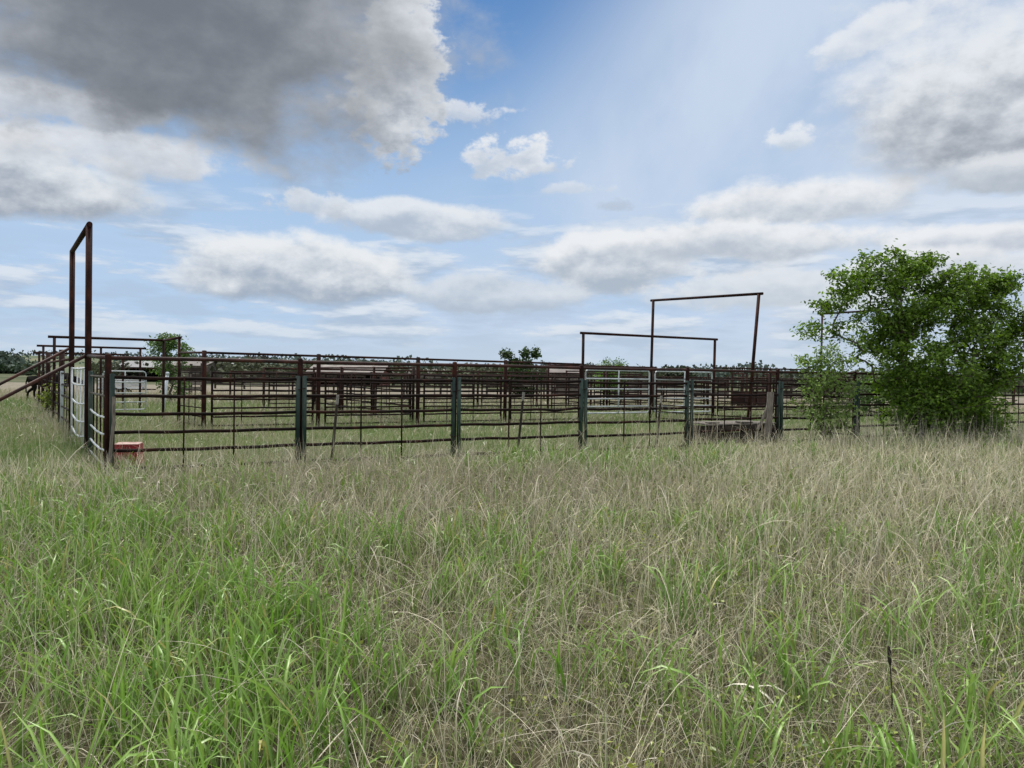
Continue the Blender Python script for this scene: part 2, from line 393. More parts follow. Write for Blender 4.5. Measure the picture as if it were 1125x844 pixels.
def cross_fence(label, A, n, h):
    f = thing('pipe_fence', label, 'fence', A)
    for k in range(n + 1): MB().tube(BACK * (2.9 * k) + V(0, 0, -.3), BACK * (2.9 * k) + V(0, 0, h), .045, 8).build('post', M['rust'], f)
    MB().tube(V(0, 0, h - .04), BACK * (2.9 * n) + V(0, 0, h - .04), .03, 8).build('top_rail', M['rust'], f)
    for k in range(n): dup(b2, A + BACK * (2.9 * k + .18), BANG, pn, 'far pen panels', (.95, 1, 1))
cross_fence('cross fence running back from the third post of the middle fence', F2[2] + BACK * .3, 3, 1.8)
cross_fence('cross fence running back from the right end of the wide frame', G2B + BACK * .3, 3, 1.85)

def board_fence(label, A, B, h, zs, bw=.16):
    d = B - A; L = d.length; t = thing('board_fence', label, 'fence', A, math.atan2(d.y, d.x)); n = max(2, round(L / 2.6))
    for k in range(n + 1): MB().box((L * k / n, .06, h / 2), (.13, .13, h + .1 + random.uniform(0, .2))).build('post', M['darkwood'], t)
    for z in zs:
        for k in range(n): MB().box((L * (k + .5) / n, -.03, z + random.uniform(-.03, .03)), (L / n - .02, .035, bw), Matrix.Rotation(random.uniform(-.012, .012), 3, 'Y')).build('board', M['darkwood' if random.random() < .75 else 'wood'], t)
board_fence('dark old board fence behind the tufted middle tree', V(gx(535, 58), 58, 0), V(gx(646, 61), 61, 0), 1.7, (.35, .75, 1.15, 1.55), .2)
board_fence('long dark board fence before the rusty-roofed shed', V(gx(236, 66), 66, 0), V(gx(400, 64), 64, 0), 1.5, (.4, .85, 1.3), .18)
board_fence('dark board fence left of the tufted middle tree', V(gx(408, 56), 56, 0), V(gx(520, 60), 60, 0), 1.6, (.55, .95, 1.40), .18)
board_fence('weathered board fence behind the farther pale gate', V(gx(690, 57), 57, 0), V(gx(800, 60), 60, 0), 1.6, (.4, .85, 1.35), .2)
board_fence('weathered board fence far behind the sapling', V(gx(815, 55), 55, 0), V(gx(945, 60), 60, 0), 1.65, (.45, .9, 1.4), .2)
board_fence('grey board loading wall right of the square frames behind the white pipe', V(gx(198, 46), 46, 0), V(gx(222, 47), 47, 0), 1.9, (.4, .8, 1.2, 1.65), .26)

# white gate standing inside the left pen, and a pale slatted stock trailer behind
wa = V(gx(113, 24.2), 24.2, 0); wb = V(gx(160, 25.0), 25.0, 0)
tgate('tube_gate', 'white tube gate with rounded corner inside the pen, right of the corner post', wa, wb, [.25, .50, .80, 1.16, 1.52], M['galv'], r=.021)

# --- steel stakes with pale tips, stuck in the ground leaning on the front panels
def stake(x0, y0, x1, y1, Y, label, first=None):
    b = at(x1, y1, Y - .05); b.z = 0; p = at(x0, y0, Y)
    d = p - b; L = 1.0
    if first is None:
        t = thing('steel_stake', label, 'stake', b, 0, 'steel stakes leaning on the front fence')
        m = MB(); m.box((0, 0, .42), (.042, .008, 1.14)); m.box((0, .02, .42), (.008, .034, 1.14)); m.build('shaft', M['tpost'], t)
        m = MB(); m.box((0, 0, 1.07), (.044, .010, .16)); m.box((0, .021, 1.07), (.010, .035, .16)); m.build('tip', M['tip'], t)
    else: t = dup(first, b, 0, label)
    t.rotation_mode = 'QUATERNION'; t.rotation_quaternion = d.to_track_quat('Z', 'Y')
    t.scale = (1, 1, d.length / 1.15)
    return t
def f1Y(x, d=.22):
    u_ = (x - 562.5) / 818; s = (u_ * P0.y - P0.x) / (DIR.x - u_ * DIR.y); return P0.y + DIR.y * s - d
s0 = stake(372, 434, 365, 500, f1Y(370), 'thin steel stake with pale tip leaning on the second front panel from the corner')
stake(576, 431, 569, 498, f1Y(572), 'thin steel stake with pale tip leaning on the third front panel from the corner', s0)
stake(727, 435, 721, 496, f1Y(724), 'thin steel stake with pale tip leaning in front of the pale gates', s0)

def post_between(name, label, p, q, r, m, n=9, cat='post'):
    t = thing(name, label, cat, p); d = q - p; k = 7
    pts = [d * (i / (k - 1)) + V(random.uniform(-.012, .012), random.uniform(-.012, .012), 0) for i in range(k)]
    mb = MB().path([d * -.15] + pts, [r * 1.08] + [r * random.uniform(.86, 1.08) for _ in range(k)], n); mb.sm = [False] * len(mb.f)
    o = mb.build('shaft', m, t)
    return t
Yc = 11.35
b = at(120, 518, Yc); b.z = 0
post_between('wooden_stake', 'grey wooden stake propped against the corner post', b, at(125.5, 436, Yc + .02), .026, M['woodv'], 6)
Y5 = f1Y(845, .30)
b = at(842, 490, Y5); b.z = 0
post_between('weathered_post', 'upright weathered grey fence post standing before the wooden platform', b, at(847, 431, Y5), .085, M['woodv'], 9)
b = at(826, 492, Y5); b.z = 0
post_between('weathered_post', 'slanting weathered grey post propped on its neighbour before the wooden platform', b, at(844, 445, Y5 - .02), .036, M['woodv'], 7)

# --- wooden platform behind the fifth panel
pc = V(gx(802, 18.35), 18.35, 0)
pl = thing('wooden_platform', 'low grey plank platform with dark boarded front behind the front fence', 'platform', pc, ANG)
W_ = 2.15; D_ = .95; T_ = .49
for i in range(5):
    yy = -D_ / 2 + .1 + i * .19
    MB().box((random.uniform(-.05, .05), yy, T_ + random.uniform(-.006, .01)), (W_ + random.uniform(-.12, .12), .178, .035), Matrix.Rotation(random.uniform(-.012, .012), 3, 'Z')).build('top_plank', M['wood'], pl, .004)
MB().box((.12, -D_ / 2 + .14, T_ + .036), (.42, .2, .03), Matrix.Rotation(.1, 3, 'Z') @ Matrix.Rotation(.03, 3, 'Y')).build('loose_plank', M['wood'], pl, .004)
MB().box((-.86, -D_ / 2 + .2, T_ + .04), (.3, .16, .03), Matrix.Rotation(-.2, 3, 'Z')).build('loose_plank', M['wood'], pl, .004)
for z in (.09, .24, .385): MB().box((0, -D_ / 2 - .02, z), (W_ - .06, .03, .125), Matrix.Rotation(random.uniform(-.01, .01), 3, 'Y')).build('front_board', M['darkwood'], pl, .004)
for x in (-W_ / 2 + .06, 0, W_ / 2 - .06):
    for y in (-D_ / 2 + .06, D_ / 2 - .06): MB().box((x, y, .21), (.09, .09, .48)).build('leg', M['darkwood'], pl, .006)
for y in (D_ / 2 - .02,):
    for z in (.12, .32): MB().box((0, y + .03, z), (W_ - .06, .03, .14)).build('back_board', M['darkwood'], pl, .004)
for x in (-W_ / 2 + .02, W_ / 2 - .02): MB().box((x, 0, .26), (.03, D_ - .1, .38)).build('side_board', M['darkwood'], pl, .004)

# --- upturned red tub by the corner
tp = V(gx(141, 12.3), 12.3, 0)
tb = thing('red_tub', 'faded red plastic tub upside down with bleached pink bottom, inside the fence corner', 'tub', tp, .25)
def rrect(a, r, z, n=5):
    o = []
    for cx, cy, a0 in ((a - r, a - r, 0), (-a + r, a - r, 90), (-a + r, -a + r, 180), (a - r, -a + r, 270)):
        for k in range(n + 1): t_ = R(a0 + 90 * k / n); o.append(V(cx + r * math.cos(t_), cy + r * math.sin(t_), z))
    return o
def loft(rings, name, m, parent, cap=True, smooth=True):
    mb = MB(); n = len(rings[0])
    for r_ in rings: mb.v += r_
    for i in range(len(rings) - 1):
        for k in range(n): mb.f.append((i * n + k, i * n + (k + 1) % n, (i + 1) * n + (k + 1) % n, (i + 1) * n + k)); mb.sm.append(smooth)
    if cap: mb.f.append(tuple(range((len(rings) - 1) * n, len(rings) * n))); mb.sm.append(False)
    return mb.build(name, m, parent)
loft([rrect(.215, .07, 0), rrect(.222, .07, .01), rrect(.222, .07, .045), rrect(.208, .07, .05), rrect(.19, .065, .34), rrect(.183, .062, .362)], 'body', M['red'], tb, False)
loft([rrect(.1835, .062, .361), rrect(.176, .06, .372), rrect(.15, .05, .374), rrect(.145, .05, .366)], 'bottom_face', M['pink'], tb)
MB().path([V(math.cos(a) * .235, math.sin(a) * .235, .03) for a in [k * .3 for k in range(6)]], .006, 6).build('handle', M['galv'], tb)

# --- white plastic pipe leaning inside the pen
b = at(179, 455, 27); b.z = 0; p = at(184, 411, 27)
t = thing('plastic_pipe', 'white plastic pipe standing askew in the left pen', 'pipe', b)
MB().tube(-(p - b) * .1, (p - b), .055, 12).build('shaft', M['pvc'], t)
MB().path([(p - b) * .97, (p - b) * 1.03, (p - b) * 1.05], [.066, .066, .04], 12).build('cap', M['pvc'], t)

# ------------------------------------------------------------------ black cow by the left fence (one skinned body)
def skin_body(name, verts, edges, rad, m, parent=None, sub=2):
    me = bpy.data.meshes.new(name); me.from_pydata(verts, edges, []); o = bpy.data.objects.new(name, me); COL.objects.link(o)
    o.modifiers.new('skin', 'SKIN'); s_ = o.modifiers.new('sub', 'SUBSURF'); s_.levels = s_.render_levels = sub
    sv = me.skin_vertices[0].data
    for i, r_ in enumerate(rad): sv[i].radius = (r_[0], r_[1]) if isinstance(r_, tuple) else (r_, r_)
    sv[0].use_root = True
    dg = bpy.context.evaluated_depsgraph_get(); ev = bpy.data.meshes.new_from_object(o.evaluated_get(dg))
    bpy.data.objects.remove(o); ev.name = name; ev.materials.clear(); ev.materials.append(m)
    ev.polygons.foreach_set('use_smooth', [True] * len(ev.polygons))
    o = bpy.data.objects.new(name, ev); COL.objects.link(o); o.parent = parent
    return o
cv = []; ce = []; cr = []
def cb(p, r_, par=None):
    cv.append(p); cr.append(r_); 
    if par is not None: ce.append((par, len(cv) - 1))
    return len(cv) - 1
# faces +x; spine root at the pelvis
pel = cb((-.62, 0, 1.10), (.27, .26)); belly = cb((-.1, 0, 1.0), (.33, .33), pel); chest = cb((.42, 0, .99), (.31, .35), belly); sh = cb((.66, 0, 1.06), (.22, .28), chest)
neck = cb((.92, 0, 1.10), (.14, .18), sh); pol = cb((1.12, 0, 1.12), (.11, .13), neck); mz = cb((1.36, 0, .88), (.085, .09), pol); cb((1.46, 0, .76), (.075, .075), mz)
for s in (-1, 1):
    hp = cb((-.72, s * .17, .92), (.15, .18), pel); kn = cb((-.60, s * .18, .68), (.095, .11), hp)
    hock = cb((-.86, s * .17, .46), .055, kn) if s > 0 else cb((-.66, s * .17, .45), .055, kn)
    ft = cb((-.90 if s > 0 else -.60, s * .17, .10), .04, hock); cb((-.86 if s > 0 else -.54, s * .17, .03), .05, ft)
    el = cb((.56, s * .17, .74), (.10, .12), chest); wr = cb((.56 + .05 * s, s * .16, .42), .058, el); f2_ = cb((.55 + .07 * s, s * .16, .10), .042, wr); cb((.59 + .07 * s, s * .16, .03), .05, f2_)
    cb((1.06, s * .20, 1.10), (.03, .05), pol)
tl = cb((-.88, 0, 1.16), .045, pel); tl2 = cb((-.95, 0, .9), .03, tl); tl3 = cb((-.95, 0, .55), .03, tl2); cb((-.94, 0, .42), .03, tl3)
cow = thing('cow', 'black cow walking behind the left fence posts, only its hindquarters clear', 'cow', V(gx(33, 34.5) + .55, 35.1, 0), R(38))
skin_body('body', cv, ce, cr, M['hide'], cow)

# dark clod and grass shadow at far left, shaped as a small branch
b = at(29, 464, 21.6); b.z = .05
t = thing('clod_and_shadow', 'dark clod and grass shadow shaped as a branch, left of the fence', 'branch', b, .15)
MB().path([V(-.28, 0, 0), V(-.1, .03, .03), V(.12, 0, .02), V(.33, .05, .0)], [.05, .07, .06, .03], 8).build('limb', M['darkwood'], t)
MB().path([V(.1, 0, .03), V(.2, -.1, .09), V(.34, -.14, .1)], [.03, .02, .01], 6).build('twig', M['darkwood'], t)
exec_after = []
# ------------------------------------------------------------------ buildings far behind the pens
def gable(name, label, xa, xb, Y, ytop, depth, m_wall, m_roof, wall_frac=.62, open_front=False, cat='shed', windows=0, pitch_=.5):
    A = V(gx(xa, Y), Y, 0); W = gx(xb, Y) - A.x; H = at((xa + xb) / 2, ytop, Y).z; hw = H * wall_frac
    t = thing(name, label, cat, A + V(W / 2, depth / 2, 0))
    x0, x1, y0, y1 = -W / 2, W / 2, -depth / 2, depth / 2
    if not open_front: MB().box((0, y0 + .05, hw / 2), (W, .1, hw)).build('wall', m_wall, t)
    else:
        n = max(2, int(W / 2.6))
        for k in range(n + 1): MB().box((x0 + .08 + (W - .16) * k / n, y0 + .1, hw / 2), (.14, .14, hw)).build('post', M['darkwood'], t)
        MB().box((0, y0 + .05, hw - .12), (W, .06, .24)).build('fascia', M['fascia'], t)
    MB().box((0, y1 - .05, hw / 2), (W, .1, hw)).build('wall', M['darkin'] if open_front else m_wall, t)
    for x in (x0 + .05, x1 - .05):
        mb = MB(); mb.box((x, 0, hw / 2), (.1, depth - .22, hw))
        i = len(mb.v); mb.v += [V(x, y0 + .11, hw), V(x, y1 - .11, hw), V(x, 0, H - .12)]; mb.f.append((i, i + 1, i + 2)); mb.sm.append(False)
        mb.build('end_wall', m_wall, t)
    for s, yy in ((1, y0), (-1, y1)):
        mb = MB(); o_ = .35
        a = V(x0 - o_, yy - s * o_, hw - o_ * (H - hw) / (depth / 2)); b_ = V(x1 + o_, yy - s * o_, a.z); c = V(x1 + o_, 0, H); d = V(x0 - o_, 0, H)
        mb.quad(a, b_, c, d); up_ = V(0, 0, .06); mb.quad(d + up_, c + up_, b_ + up_, a + up_)
        mb.quad(a, a + up_, b_ + up_, b_); mb.quad(a, d, d + up_, a + up_); mb.quad(b_, b_ + up_, c + up_, c)
        mb.build('roof', m_roof, t)
    for k in range(windows):
        x = x0 + W * (k + .5) / windows
        f_ = MB().box((x, y0 - .02, hw * .55), (min(1.1, W / windows * .45), .06, hw * .4)).build('window', M['whitewall'], t)
        MB().box((x, y0 - .055, hw * .55), (min(.9, W / windows * .37), .02, hw * .32)).build('pane', M['glass'], f_)
    return t
gable('pole_shed', 'open low shed with pale metal roof and red fascia, behind the left pens', 128, 186, 96, 397, 7, M['siding'], M['metalroof'], .72, True)
gable('board_barn', 'grey weathered board barn beside the small tree behind the left pens', 189, 223, 88, 396, 6, M['siding'], M['rustroof'], .78)
gable('pole_shed', 'open rusty-roofed shed with long low slope behind the middle of the pens', 340, 418, 84, 401.5, 6, M['fascia'], M['rustroof'], .7, True)
gable('long_barn', 'long low tan-roofed barn stretching across behind the pens', 425, 530, 140, 405.5, 10, M['siding'], M['rustroof'], .6)
gable('long_barn', 'far bright white-roofed barn just under the skyline near the middle', 492, 540, 260, 402.5, 14, M['whitewall'], M['metalroof'], .5)
gable('farm_house', 'small white farmhouse with two windows far behind, among dark trees', 240, 252, 230, 398.5, 7, M['whitewall'], M['metalroof'], .62, cat='house', windows=2)
gable('farm_house', 'wider white farmhouse with three windows, right neighbour of the smaller one', 255, 270, 240, 399.5, 8, M['whitewall'], M['rustroof'], .62, cat='house', windows=3)
gable('board_barn', 'grey brown board shed behind the third front panel and the wide frame', 606, 636, 62, 404.5, 4, M['siding'], M['rustroof'], .8)
gable('long_barn', 'pale low barn showing behind the wooden platform', 690, 760, 170, 411.5, 9, M['siding'], M['metalroof'], .6)

# stock trailer with pale slats
ta = V(gx(133, 46), 46, 0)
tt = thing('stock_trailer', 'white slatted stock trailer parked behind the white gate', 'trailer', ta, .35); tt.scale = (.72, .72, .72)
for z in (.62, .86, 1.10, 1.34): MB().box((0, -.9, z), (3.4, .04, .17)).build('slat', M['whitewall'], tt); 
for z in (.62, .86, 1.10, 1.34): MB().box((0, .9, z), (3.4, .04, .17)).build('slat', M['whitewall'], tt)
for x in (-1.7, -.6, .6, 1.7):
    for y in (-.86, .86): MB().box((x, y, .98), (.06, .05, 1.0)).build('stanchion', M['galv'], tt)
MB().box((0, 0, .5), (3.5, 1.84, .08)).build('deck', M['darkwood'], tt)
for y in (-.99, .99):
    for x in (-.38, .38):
        w_ = MB().path([V(x, y - .1, .33), V(x, y - .09, .33), V(x, y + .09, .33), V(x, y + .1, .33)], [.27, .33, .33, .27], 18).build('wheel', M['darkin'], tt)
        MB().tube(V(x, y - .104, .33), V(x, y + .104, .33), .15, 14).build('rim', M['galv'], w_)
MB().path([V(1.75, .5, .48), V(2.7, 0, .48), V(1.75, -.5, .48)], .05, 8).build('tow_bar', M['rust'], tt)

# rusty squeeze chute behind the platform
ca = V(gx(829, 38), 38, 0)
ch = thing('squeeze_chute', 'red rusty cattle chute with solid sides behind the wooden platform', 'chute', ca, ANG)
for y in (-.45, .45):
    MB().box((0, y, .55), (2.2, .03, .75)).build('side_sheet', M['rail'], ch)
    for z in (1.1, 1.35, 1.62): MB().tube(V(-1.1, y, z), V(1.1, y, z), .03, 8).build('rail', M['rail'], ch)
    for x in (-1.1, -.37, .37, 1.1): MB().box((x, y * 1.08, .9), (.08, .08, 1.9)).build('post', M['rail'], ch)
for x in (-1.1, 1.1): MB().box((x, 0, 1.82), (.08, 1.0, .08)).build('crossbar', M['rail'], ch)

# ------------------------------------------------------------------ foliage
def vnoise(x, y, seed=0, z=None):
    """smooth value noise, 0..1"""
    def h(i, j): 
        a = np.sin(i * 127.1 + j * 311.7 + seed * 74.7) * 43758.5453
        return a - np.floor(a)
    i = np.floor(x); j = np.floor(y); fx = x - i; fy = y - j
    fx = fx * fx * (3 - 2 * fx); fy = fy * fy * (3 - 2 * fy)
    return (h(i, j) * (1 - fx) + h(i + 1, j) * fx) * (1 - fy) + (h(i, j + 1) * (1 - fx) + h(i + 1, j + 1) * fx) * fy
def fbm(x, y, seed=0, o=4):
    s = 0; a = .5; t = 0
    for k in range(o): s = s + a * vnoise(x * 2 ** k, y * 2 ** k, seed + k); t += a; a *= .5
    return s / t
def np_mesh(name, verts, faces, cols, m, parent=None, smooth=False):
    """verts (n,3), faces (k,4) or (k,3), cols (n,3)"""
    me = bpy.data.meshes.new(name); n = len(verts); k, w = faces.shape
    me.vertices.add(n); me.vertices.foreach_set('co', np.ascontiguousarray(verts, np.float32).ravel())
    me.loops.add(k * w); me.loops.foreach_set('vertex_index', np.ascontiguousarray(faces, np.int32).ravel())
    me.polygons.add(k); me.polygons.foreach_set('loop_start', np.arange(0, k * w, w, dtype=np.int32))
    if smooth: me.polygons.foreach_set('use_smooth', np.ones(k, bool))
    me.update(calc_edges=True)
    ca_ = me.color_attributes.new('Col', 'FLOAT_COLOR', 'POINT')
    c4 = np.ones((n, 4), np.float32); c4[:, :3] = np.clip(cols, 0, 1); ca_.data.foreach_set('color', c4.ravel())
    me.materials.append(m)
    o = bpy.data.objects.new(name, me); COL.objects.link(o)
    if parent: o.parent = parent
    return o
def leaf_quads(cent, size, aspect, cols, droop=.3, flat=0.0):
    """folded rhombic leaves at cent (n,3)"""
    n = len(cent)
    az = rng.uniform(0, 2 * np.pi, n); el = rng.normal(-droop, .55, n)
    d = np.stack([np.cos(az) * np.cos(el), np.sin(az) * np.cos(el), np.sin(el)], 1)
    r_ = rng.normal(size=(n, 3)); r_[:, 2] += flat
    w = np.cross(d, r_); w /= np.linalg.norm(w, axis=1)[:, None] + 1e-9
    nn = np.cross(d, w)
    L = size[:, None]; Wd = L * aspect * .5
    v = np.empty((n, 6, 3))
    v[:, 0] = cent; v[:, 1] = cent + d * L * .45 + w * Wd + nn * Wd * .35; v[:, 2] = cent + d * L
    v[:, 3] = cent + d * L * .45 - w * Wd + nn * Wd * .35; v[:, 4] = cent + d * L * .5; v[:, 5] = v[:, 4]
    i = np.arange(n)[:, None] * 6
    f = np.concatenate([i + np.array([[0, 1, 2, 4]]), i + np.array([[0, 4, 2, 3]])])
    c = np.repeat(cols, 6, 0)
    return v.reshape(-1, 3), f, c
def grow(root_pt, lobes, stems=1, gap=.42, gap_scale=.55, trunk_r=.11, n_leaf=22, leaf=(.07, .55), spread=.16, cols=None, seed=1, minr=.006, twig=.6):
    """tips in the lobes, joined to a growing skeleton; returns branch MB + leaf arrays"""
    tips = []
    for (c, r_, n) in lobes:
        c = np.array(c); r_ = np.array(r_); k = 0; tr = 0
        while k < n and tr < n * 30:
            tr += 1
            q_ = rng.normal(size=3); q_ /= np.linalg.norm(q_); q_ = q_ * rng.uniform(.15, 1.25) ** .55
            p_ = c + q_ * r_
            nz = fbm(np.array([p_[0] / gap_scale + p_[1] * .7]), np.array([p_[2] / gap_scale + p_[1] * .9]), seed, 3)[0]
            if nz < (gap if n > 24 else gap - .2) or p_[2] < .12: continue
            tips.append(p_); k += 1
    tips = np.array(tips)
    b0 = np.array(root_pt, float)
    nodes = []; par = []
    top = tips.mean(0)
    for s in range(stems):
        tgt = tips[rng.integers(len(tips))] * .35 + top * .65
        prev = -1
        for k in range(6):
            f_ = k / 5
            p_ = b0 + (tgt - b0) * f_ * .6 + np.array([rng.normal(0, .05), rng.normal(0, .05), 0]) * (f_ > 0)
            if k == 0: p_ = b0 + np.array([rng.normal(0, .12), rng.normal(0, .12), -.1]) * (stems > 1) - np.array([0, 0, .1])
            nodes.append(p_); par.append(prev); prev = len(nodes) - 1
    order = np.argsort(np.linalg.norm(tips - b0, axis=1))
    ends = []
    N_ = np.array(nodes)
    for ti in order:
        p_ = tips[ti]
        dv = p_ - N_; dist = np.linalg.norm(dv, axis=1)
        cost = dist + np.maximum(0, N_[:, 2] - p_[2]) * 1.2 + np.where(np.linalg.norm(N_ - b0, axis=1) > np.linalg.norm(p_ - b0), 1.0, 0)
        j = int(np.argmin(cost)); st = max(1, int(dist[j] / .28)); prev = j; new = []
        for k in range(1, st + 1):
            f_ = k / st; q_ = N_[j] + (p_ - N_[j]) * f_ + rng.normal(0, .025, 3) * (k < st); q_[2] += .10 * dist[j] * math.sin(math.pi * f_) * .6
            new.append(q_); par.append(prev); prev = len(nodes) + len(new) - 1
        nodes += new; N_ = np.concatenate([N_, np.array(new)]); ends.append(len(nodes) - 1)
    n = len(nodes); cnt = np.zeros(n)
    for e_ in ends: cnt[e_] = 1
    for i in range(n - 1, -1, -1):
        if par[i] >= 0: cnt[par[i]] += cnt[i]
    tot = max(cnt.max(), 1); rad = np.maximum(minr, trunk_r * np.sqrt(cnt / tot))
    mb = MB()
    for i in range(n):
        j = par[i]
        if j >= 0:
            r0 = min(rad[j], rad[i] * 1.3)
            mb.path([Vector(nodes[j]), Vector(nodes[i])], [r0, rad[i]], 6 if rad[i] > .015 else 4, caps=False)
    # leaves along the last stretch of each twig
    ends = np.array(ends); p1 = N_[ends]; p0 = N_[np.array(par)[ends]]
    f_ = rng.uniform(0, 1.15, (len(ends), n_leaf, 1)); cen = p0[:, None] + (p1 - p0)[:, None] * f_ + rng.normal(0, spread, (len(ends), n_leaf, 3)) * np.array([1, 1, .75])
    cen = cen.reshape(-1, 3); keep_ = cen[:, 2] > .03; cen = cen[keep_]; m_ = len(cen)
    base, alt = cols
    k = rng.uniform(0, 1, (m_, 1)); cc = np.array(base) * (1 - k) + np.array(alt) * k; cc *= rng.uniform(.75, 1.25, (m_, 1)); tip_tone = np.repeat(rng.uniform(.65, 1.35, len(ends)), n_leaf)[keep_][:, None]; cc = cc * tip_tone
    return mb, leaf_quads(cen, leaf[0] * rng.uniform(.6, 1.25, m_), leaf[1], cc)
def tree(name, label, cat, root_pt, crown='crown', stem='trunk', **k):
    t = thing(name, label, cat, root_pt); mb, (v, f, c) = grow(root_pt, **k)
    o_ = Vector(root_pt); mb.v = [p - o_ for p in mb.v]; v = v - np.array(root_pt)
    mb.build(stem, M['bark'], t); np_mesh(crown, v, f, c, k.get('lm', M['leaf']), t)
    return t
def lobe(x, y, Y, rx, ry, n, dz=None):       # a lobe of a crown surveyed from the photo: centre and radii in photo units at distance Y
    p = at(x, y, Y); s = Y / 818
    return (tuple(p), (rx * s, (dz if dz else min(rx, ry) * s), ry * s), n)
YT = 19.6
tree('bushy_tree', 'big bushy dark green tree with many stems standing at the right of the fence', 'tree', (gx(1042, YT), YT, 0), stems=6, trunk_r=.10, gap=.50, gap_scale=.5, n_leaf=25, leaf=(.115, .5), spread=.10, seed=5,
     cols=((.052, .112, .012), (.165, .270, .032)),
     lobes=[lobe(1034, 400, YT, 66, 54, 280, 1.6), lobe(1036, 350, YT, 60, 38, 210, 1.3), lobe(966, 300, YT, 36, 24, 70, .7), lobe(948, 328, YT, 38, 24, 60, .7), lobe(1082, 338, YT, 44, 32, 170, 1.1),
            lobe(890, 362, YT, 13, 9, 11, .3), lobe(908, 336, YT, 17, 10, 16, .4), lobe(924, 305, YT, 19, 10, 16, .4), lobe(920, 362, YT, 12, 12, 9, .3), lobe(985, 285, YT, 26, 12, 20, .5), lobe(965, 375, YT, 34, 28, 90, .8), lobe(1035, 450, YT, 60, 36, 260, 1.4), lobe(1108, 335, YT, 22, 34, 64, .9), lobe(1120, 365, YT, 12, 24, 24, .6), lobe(1092, 390, YT, 28, 32, 100, .9), lobe(1000, 420, YT, 38, 38, 130, 1.0), lobe(1066, 452, YT, 28, 28, 110, .9), lobe(1055, 306, YT, 40, 14, 50, .7), lobe(1022, 296, YT, 26, 15, 50, .8), lobe(1008, 312, YT, 26, 20, 60, .8), lobe(1000, 350, YT, 30, 26, 60, .8)])
YS = 18.6
tree('sapling', 'thin light green sapling growing through the front fence left of the big tree', 'sapling', (gx(903, YS), YS, 0), stems=3, trunk_r=.03, gap=.36, gap_scale=.5, n_leaf=19, leaf=(.10, .5), spread=.09, seed=9,
     cols=((.10, .17, .035), (.20, .29, .075)),
     lobes=[lobe(893, 440, YS, 24, 38, 62, .5), lobe(920, 440, YS, 20, 34, 36, .5), lobe(907, 405, YS, 22, 16, 26, .4), lobe(903, 388, YS, 12, 16, 14, .3), lobe(880, 397, YS, 10, 6, 6, .2), lobe(930, 400, YS, 10, 12, 8, .25), lobe(915, 470, YS, 20, 20, 16, .4)])
YV = 23
tree('climbing_vine', 'yellow green vine climbing the left fence posts', 'vine', (gx(58, YV), YV, 0), stems=3, stem='stem', crown='foliage', trunk_r=.015, gap=.3, n_leaf=11, leaf=(.09, .6), spread=.12, seed=3,
     cols=((.11, .16, .025), (.20, .24, .045)), lobes=[lobe(57, 438, YV, 7, 20, 22, .3), lobe(51, 440, YV, 6, 12, 12, .3), lobe(59, 425, YV, 4, 14, 10, .2), lobe(61, 450, YV, 4, 12, 8, .2)])
YB = 36
tree('small_tree', 'small leafy tree poking above the rails near the square frames', 'tree', (gx(184, YB), YB, 0), stems=2, trunk_r=.06, gap=.40, gap_scale=.6, n_leaf=17, leaf=(.14, .55), spread=.11, seed=21,
     cols=((.05, .105, .022), (.10, .17, .04)), lobes=[lobe(176, 380, YB, 14, 10, 40, .6), lobe(193, 382, YB, 14, 12, 40, .6), lobe(184, 376, YB, 9, 10, 26, .5), lobe(187, 402, YB, 18, 16, 60, .7), lobe(190, 425, YB, 14, 14, 36, .6), lobe(205, 386, YB, 6, 7, 10, .4)])
YC = 60
tree('spreading_tree', 'dark tree with tufted top rising behind the middle of the fences', 'tree', (gx(566, YC), YC, 0), stems=2, trunk_r=.09, gap=.42, gap_scale=.9, n_leaf=16, leaf=(.24, .6), spread=.15, seed=31,
     cols=((.022, .055, .012), (.045, .085, .02)), lobes=[lobe(557, 389, YC, 6, 4, 20, .5), lobe(577, 387, YC, 3, 5, 16, .4), lobe(588, 388, YC, 4, 5, 16, .4), lobe(570, 398, YC, 18, 4, 40, .8), lobe(568, 412, YC, 26, 13, 100, 1.4), lobe(572, 428, YC, 20, 9, 50, 1)])
YD = 52
tree('round_bush', 'light green bush behind the nearer pale gate', 'bush', (gx(668, YD), YD, 0), stems=3, stem='stem', crown='foliage', trunk_r=.05, gap=.35, gap_scale=.7, n_leaf=24, leaf=(.14, .6), spread=.18, seed=41,
     cols=((.07, .14, .025), (.12, .21, .04)), lobes=[lobe(662, 414, YD, 14, 10, 50, .9), lobe(674, 412, YD, 12, 10, 50, .9), lobe(680, 402, YD, 7, 5, 16, .4), lobe(665, 401, YD, 6, 6, 16, .4), lobe(672, 426, YD, 14, 10, 50, .8)])
YE = 30
tree('round_bush', 'low dark green scrub under the rails behind the big tree', 'bush', (gx(968, YE), YE, 0), stems=3, stem='stem', crown='foliage', trunk_r=.04, gap=.35, n_leaf=22, leaf=(.11, .6), spread=.17, seed=47,
     cols=((.045, .09, .02), (.08, .14, .03)), lobes=[lobe(965, 425, YE, 24, 12, 80, .8), lobe(955, 440, YE, 14, 12, 30, .6)])

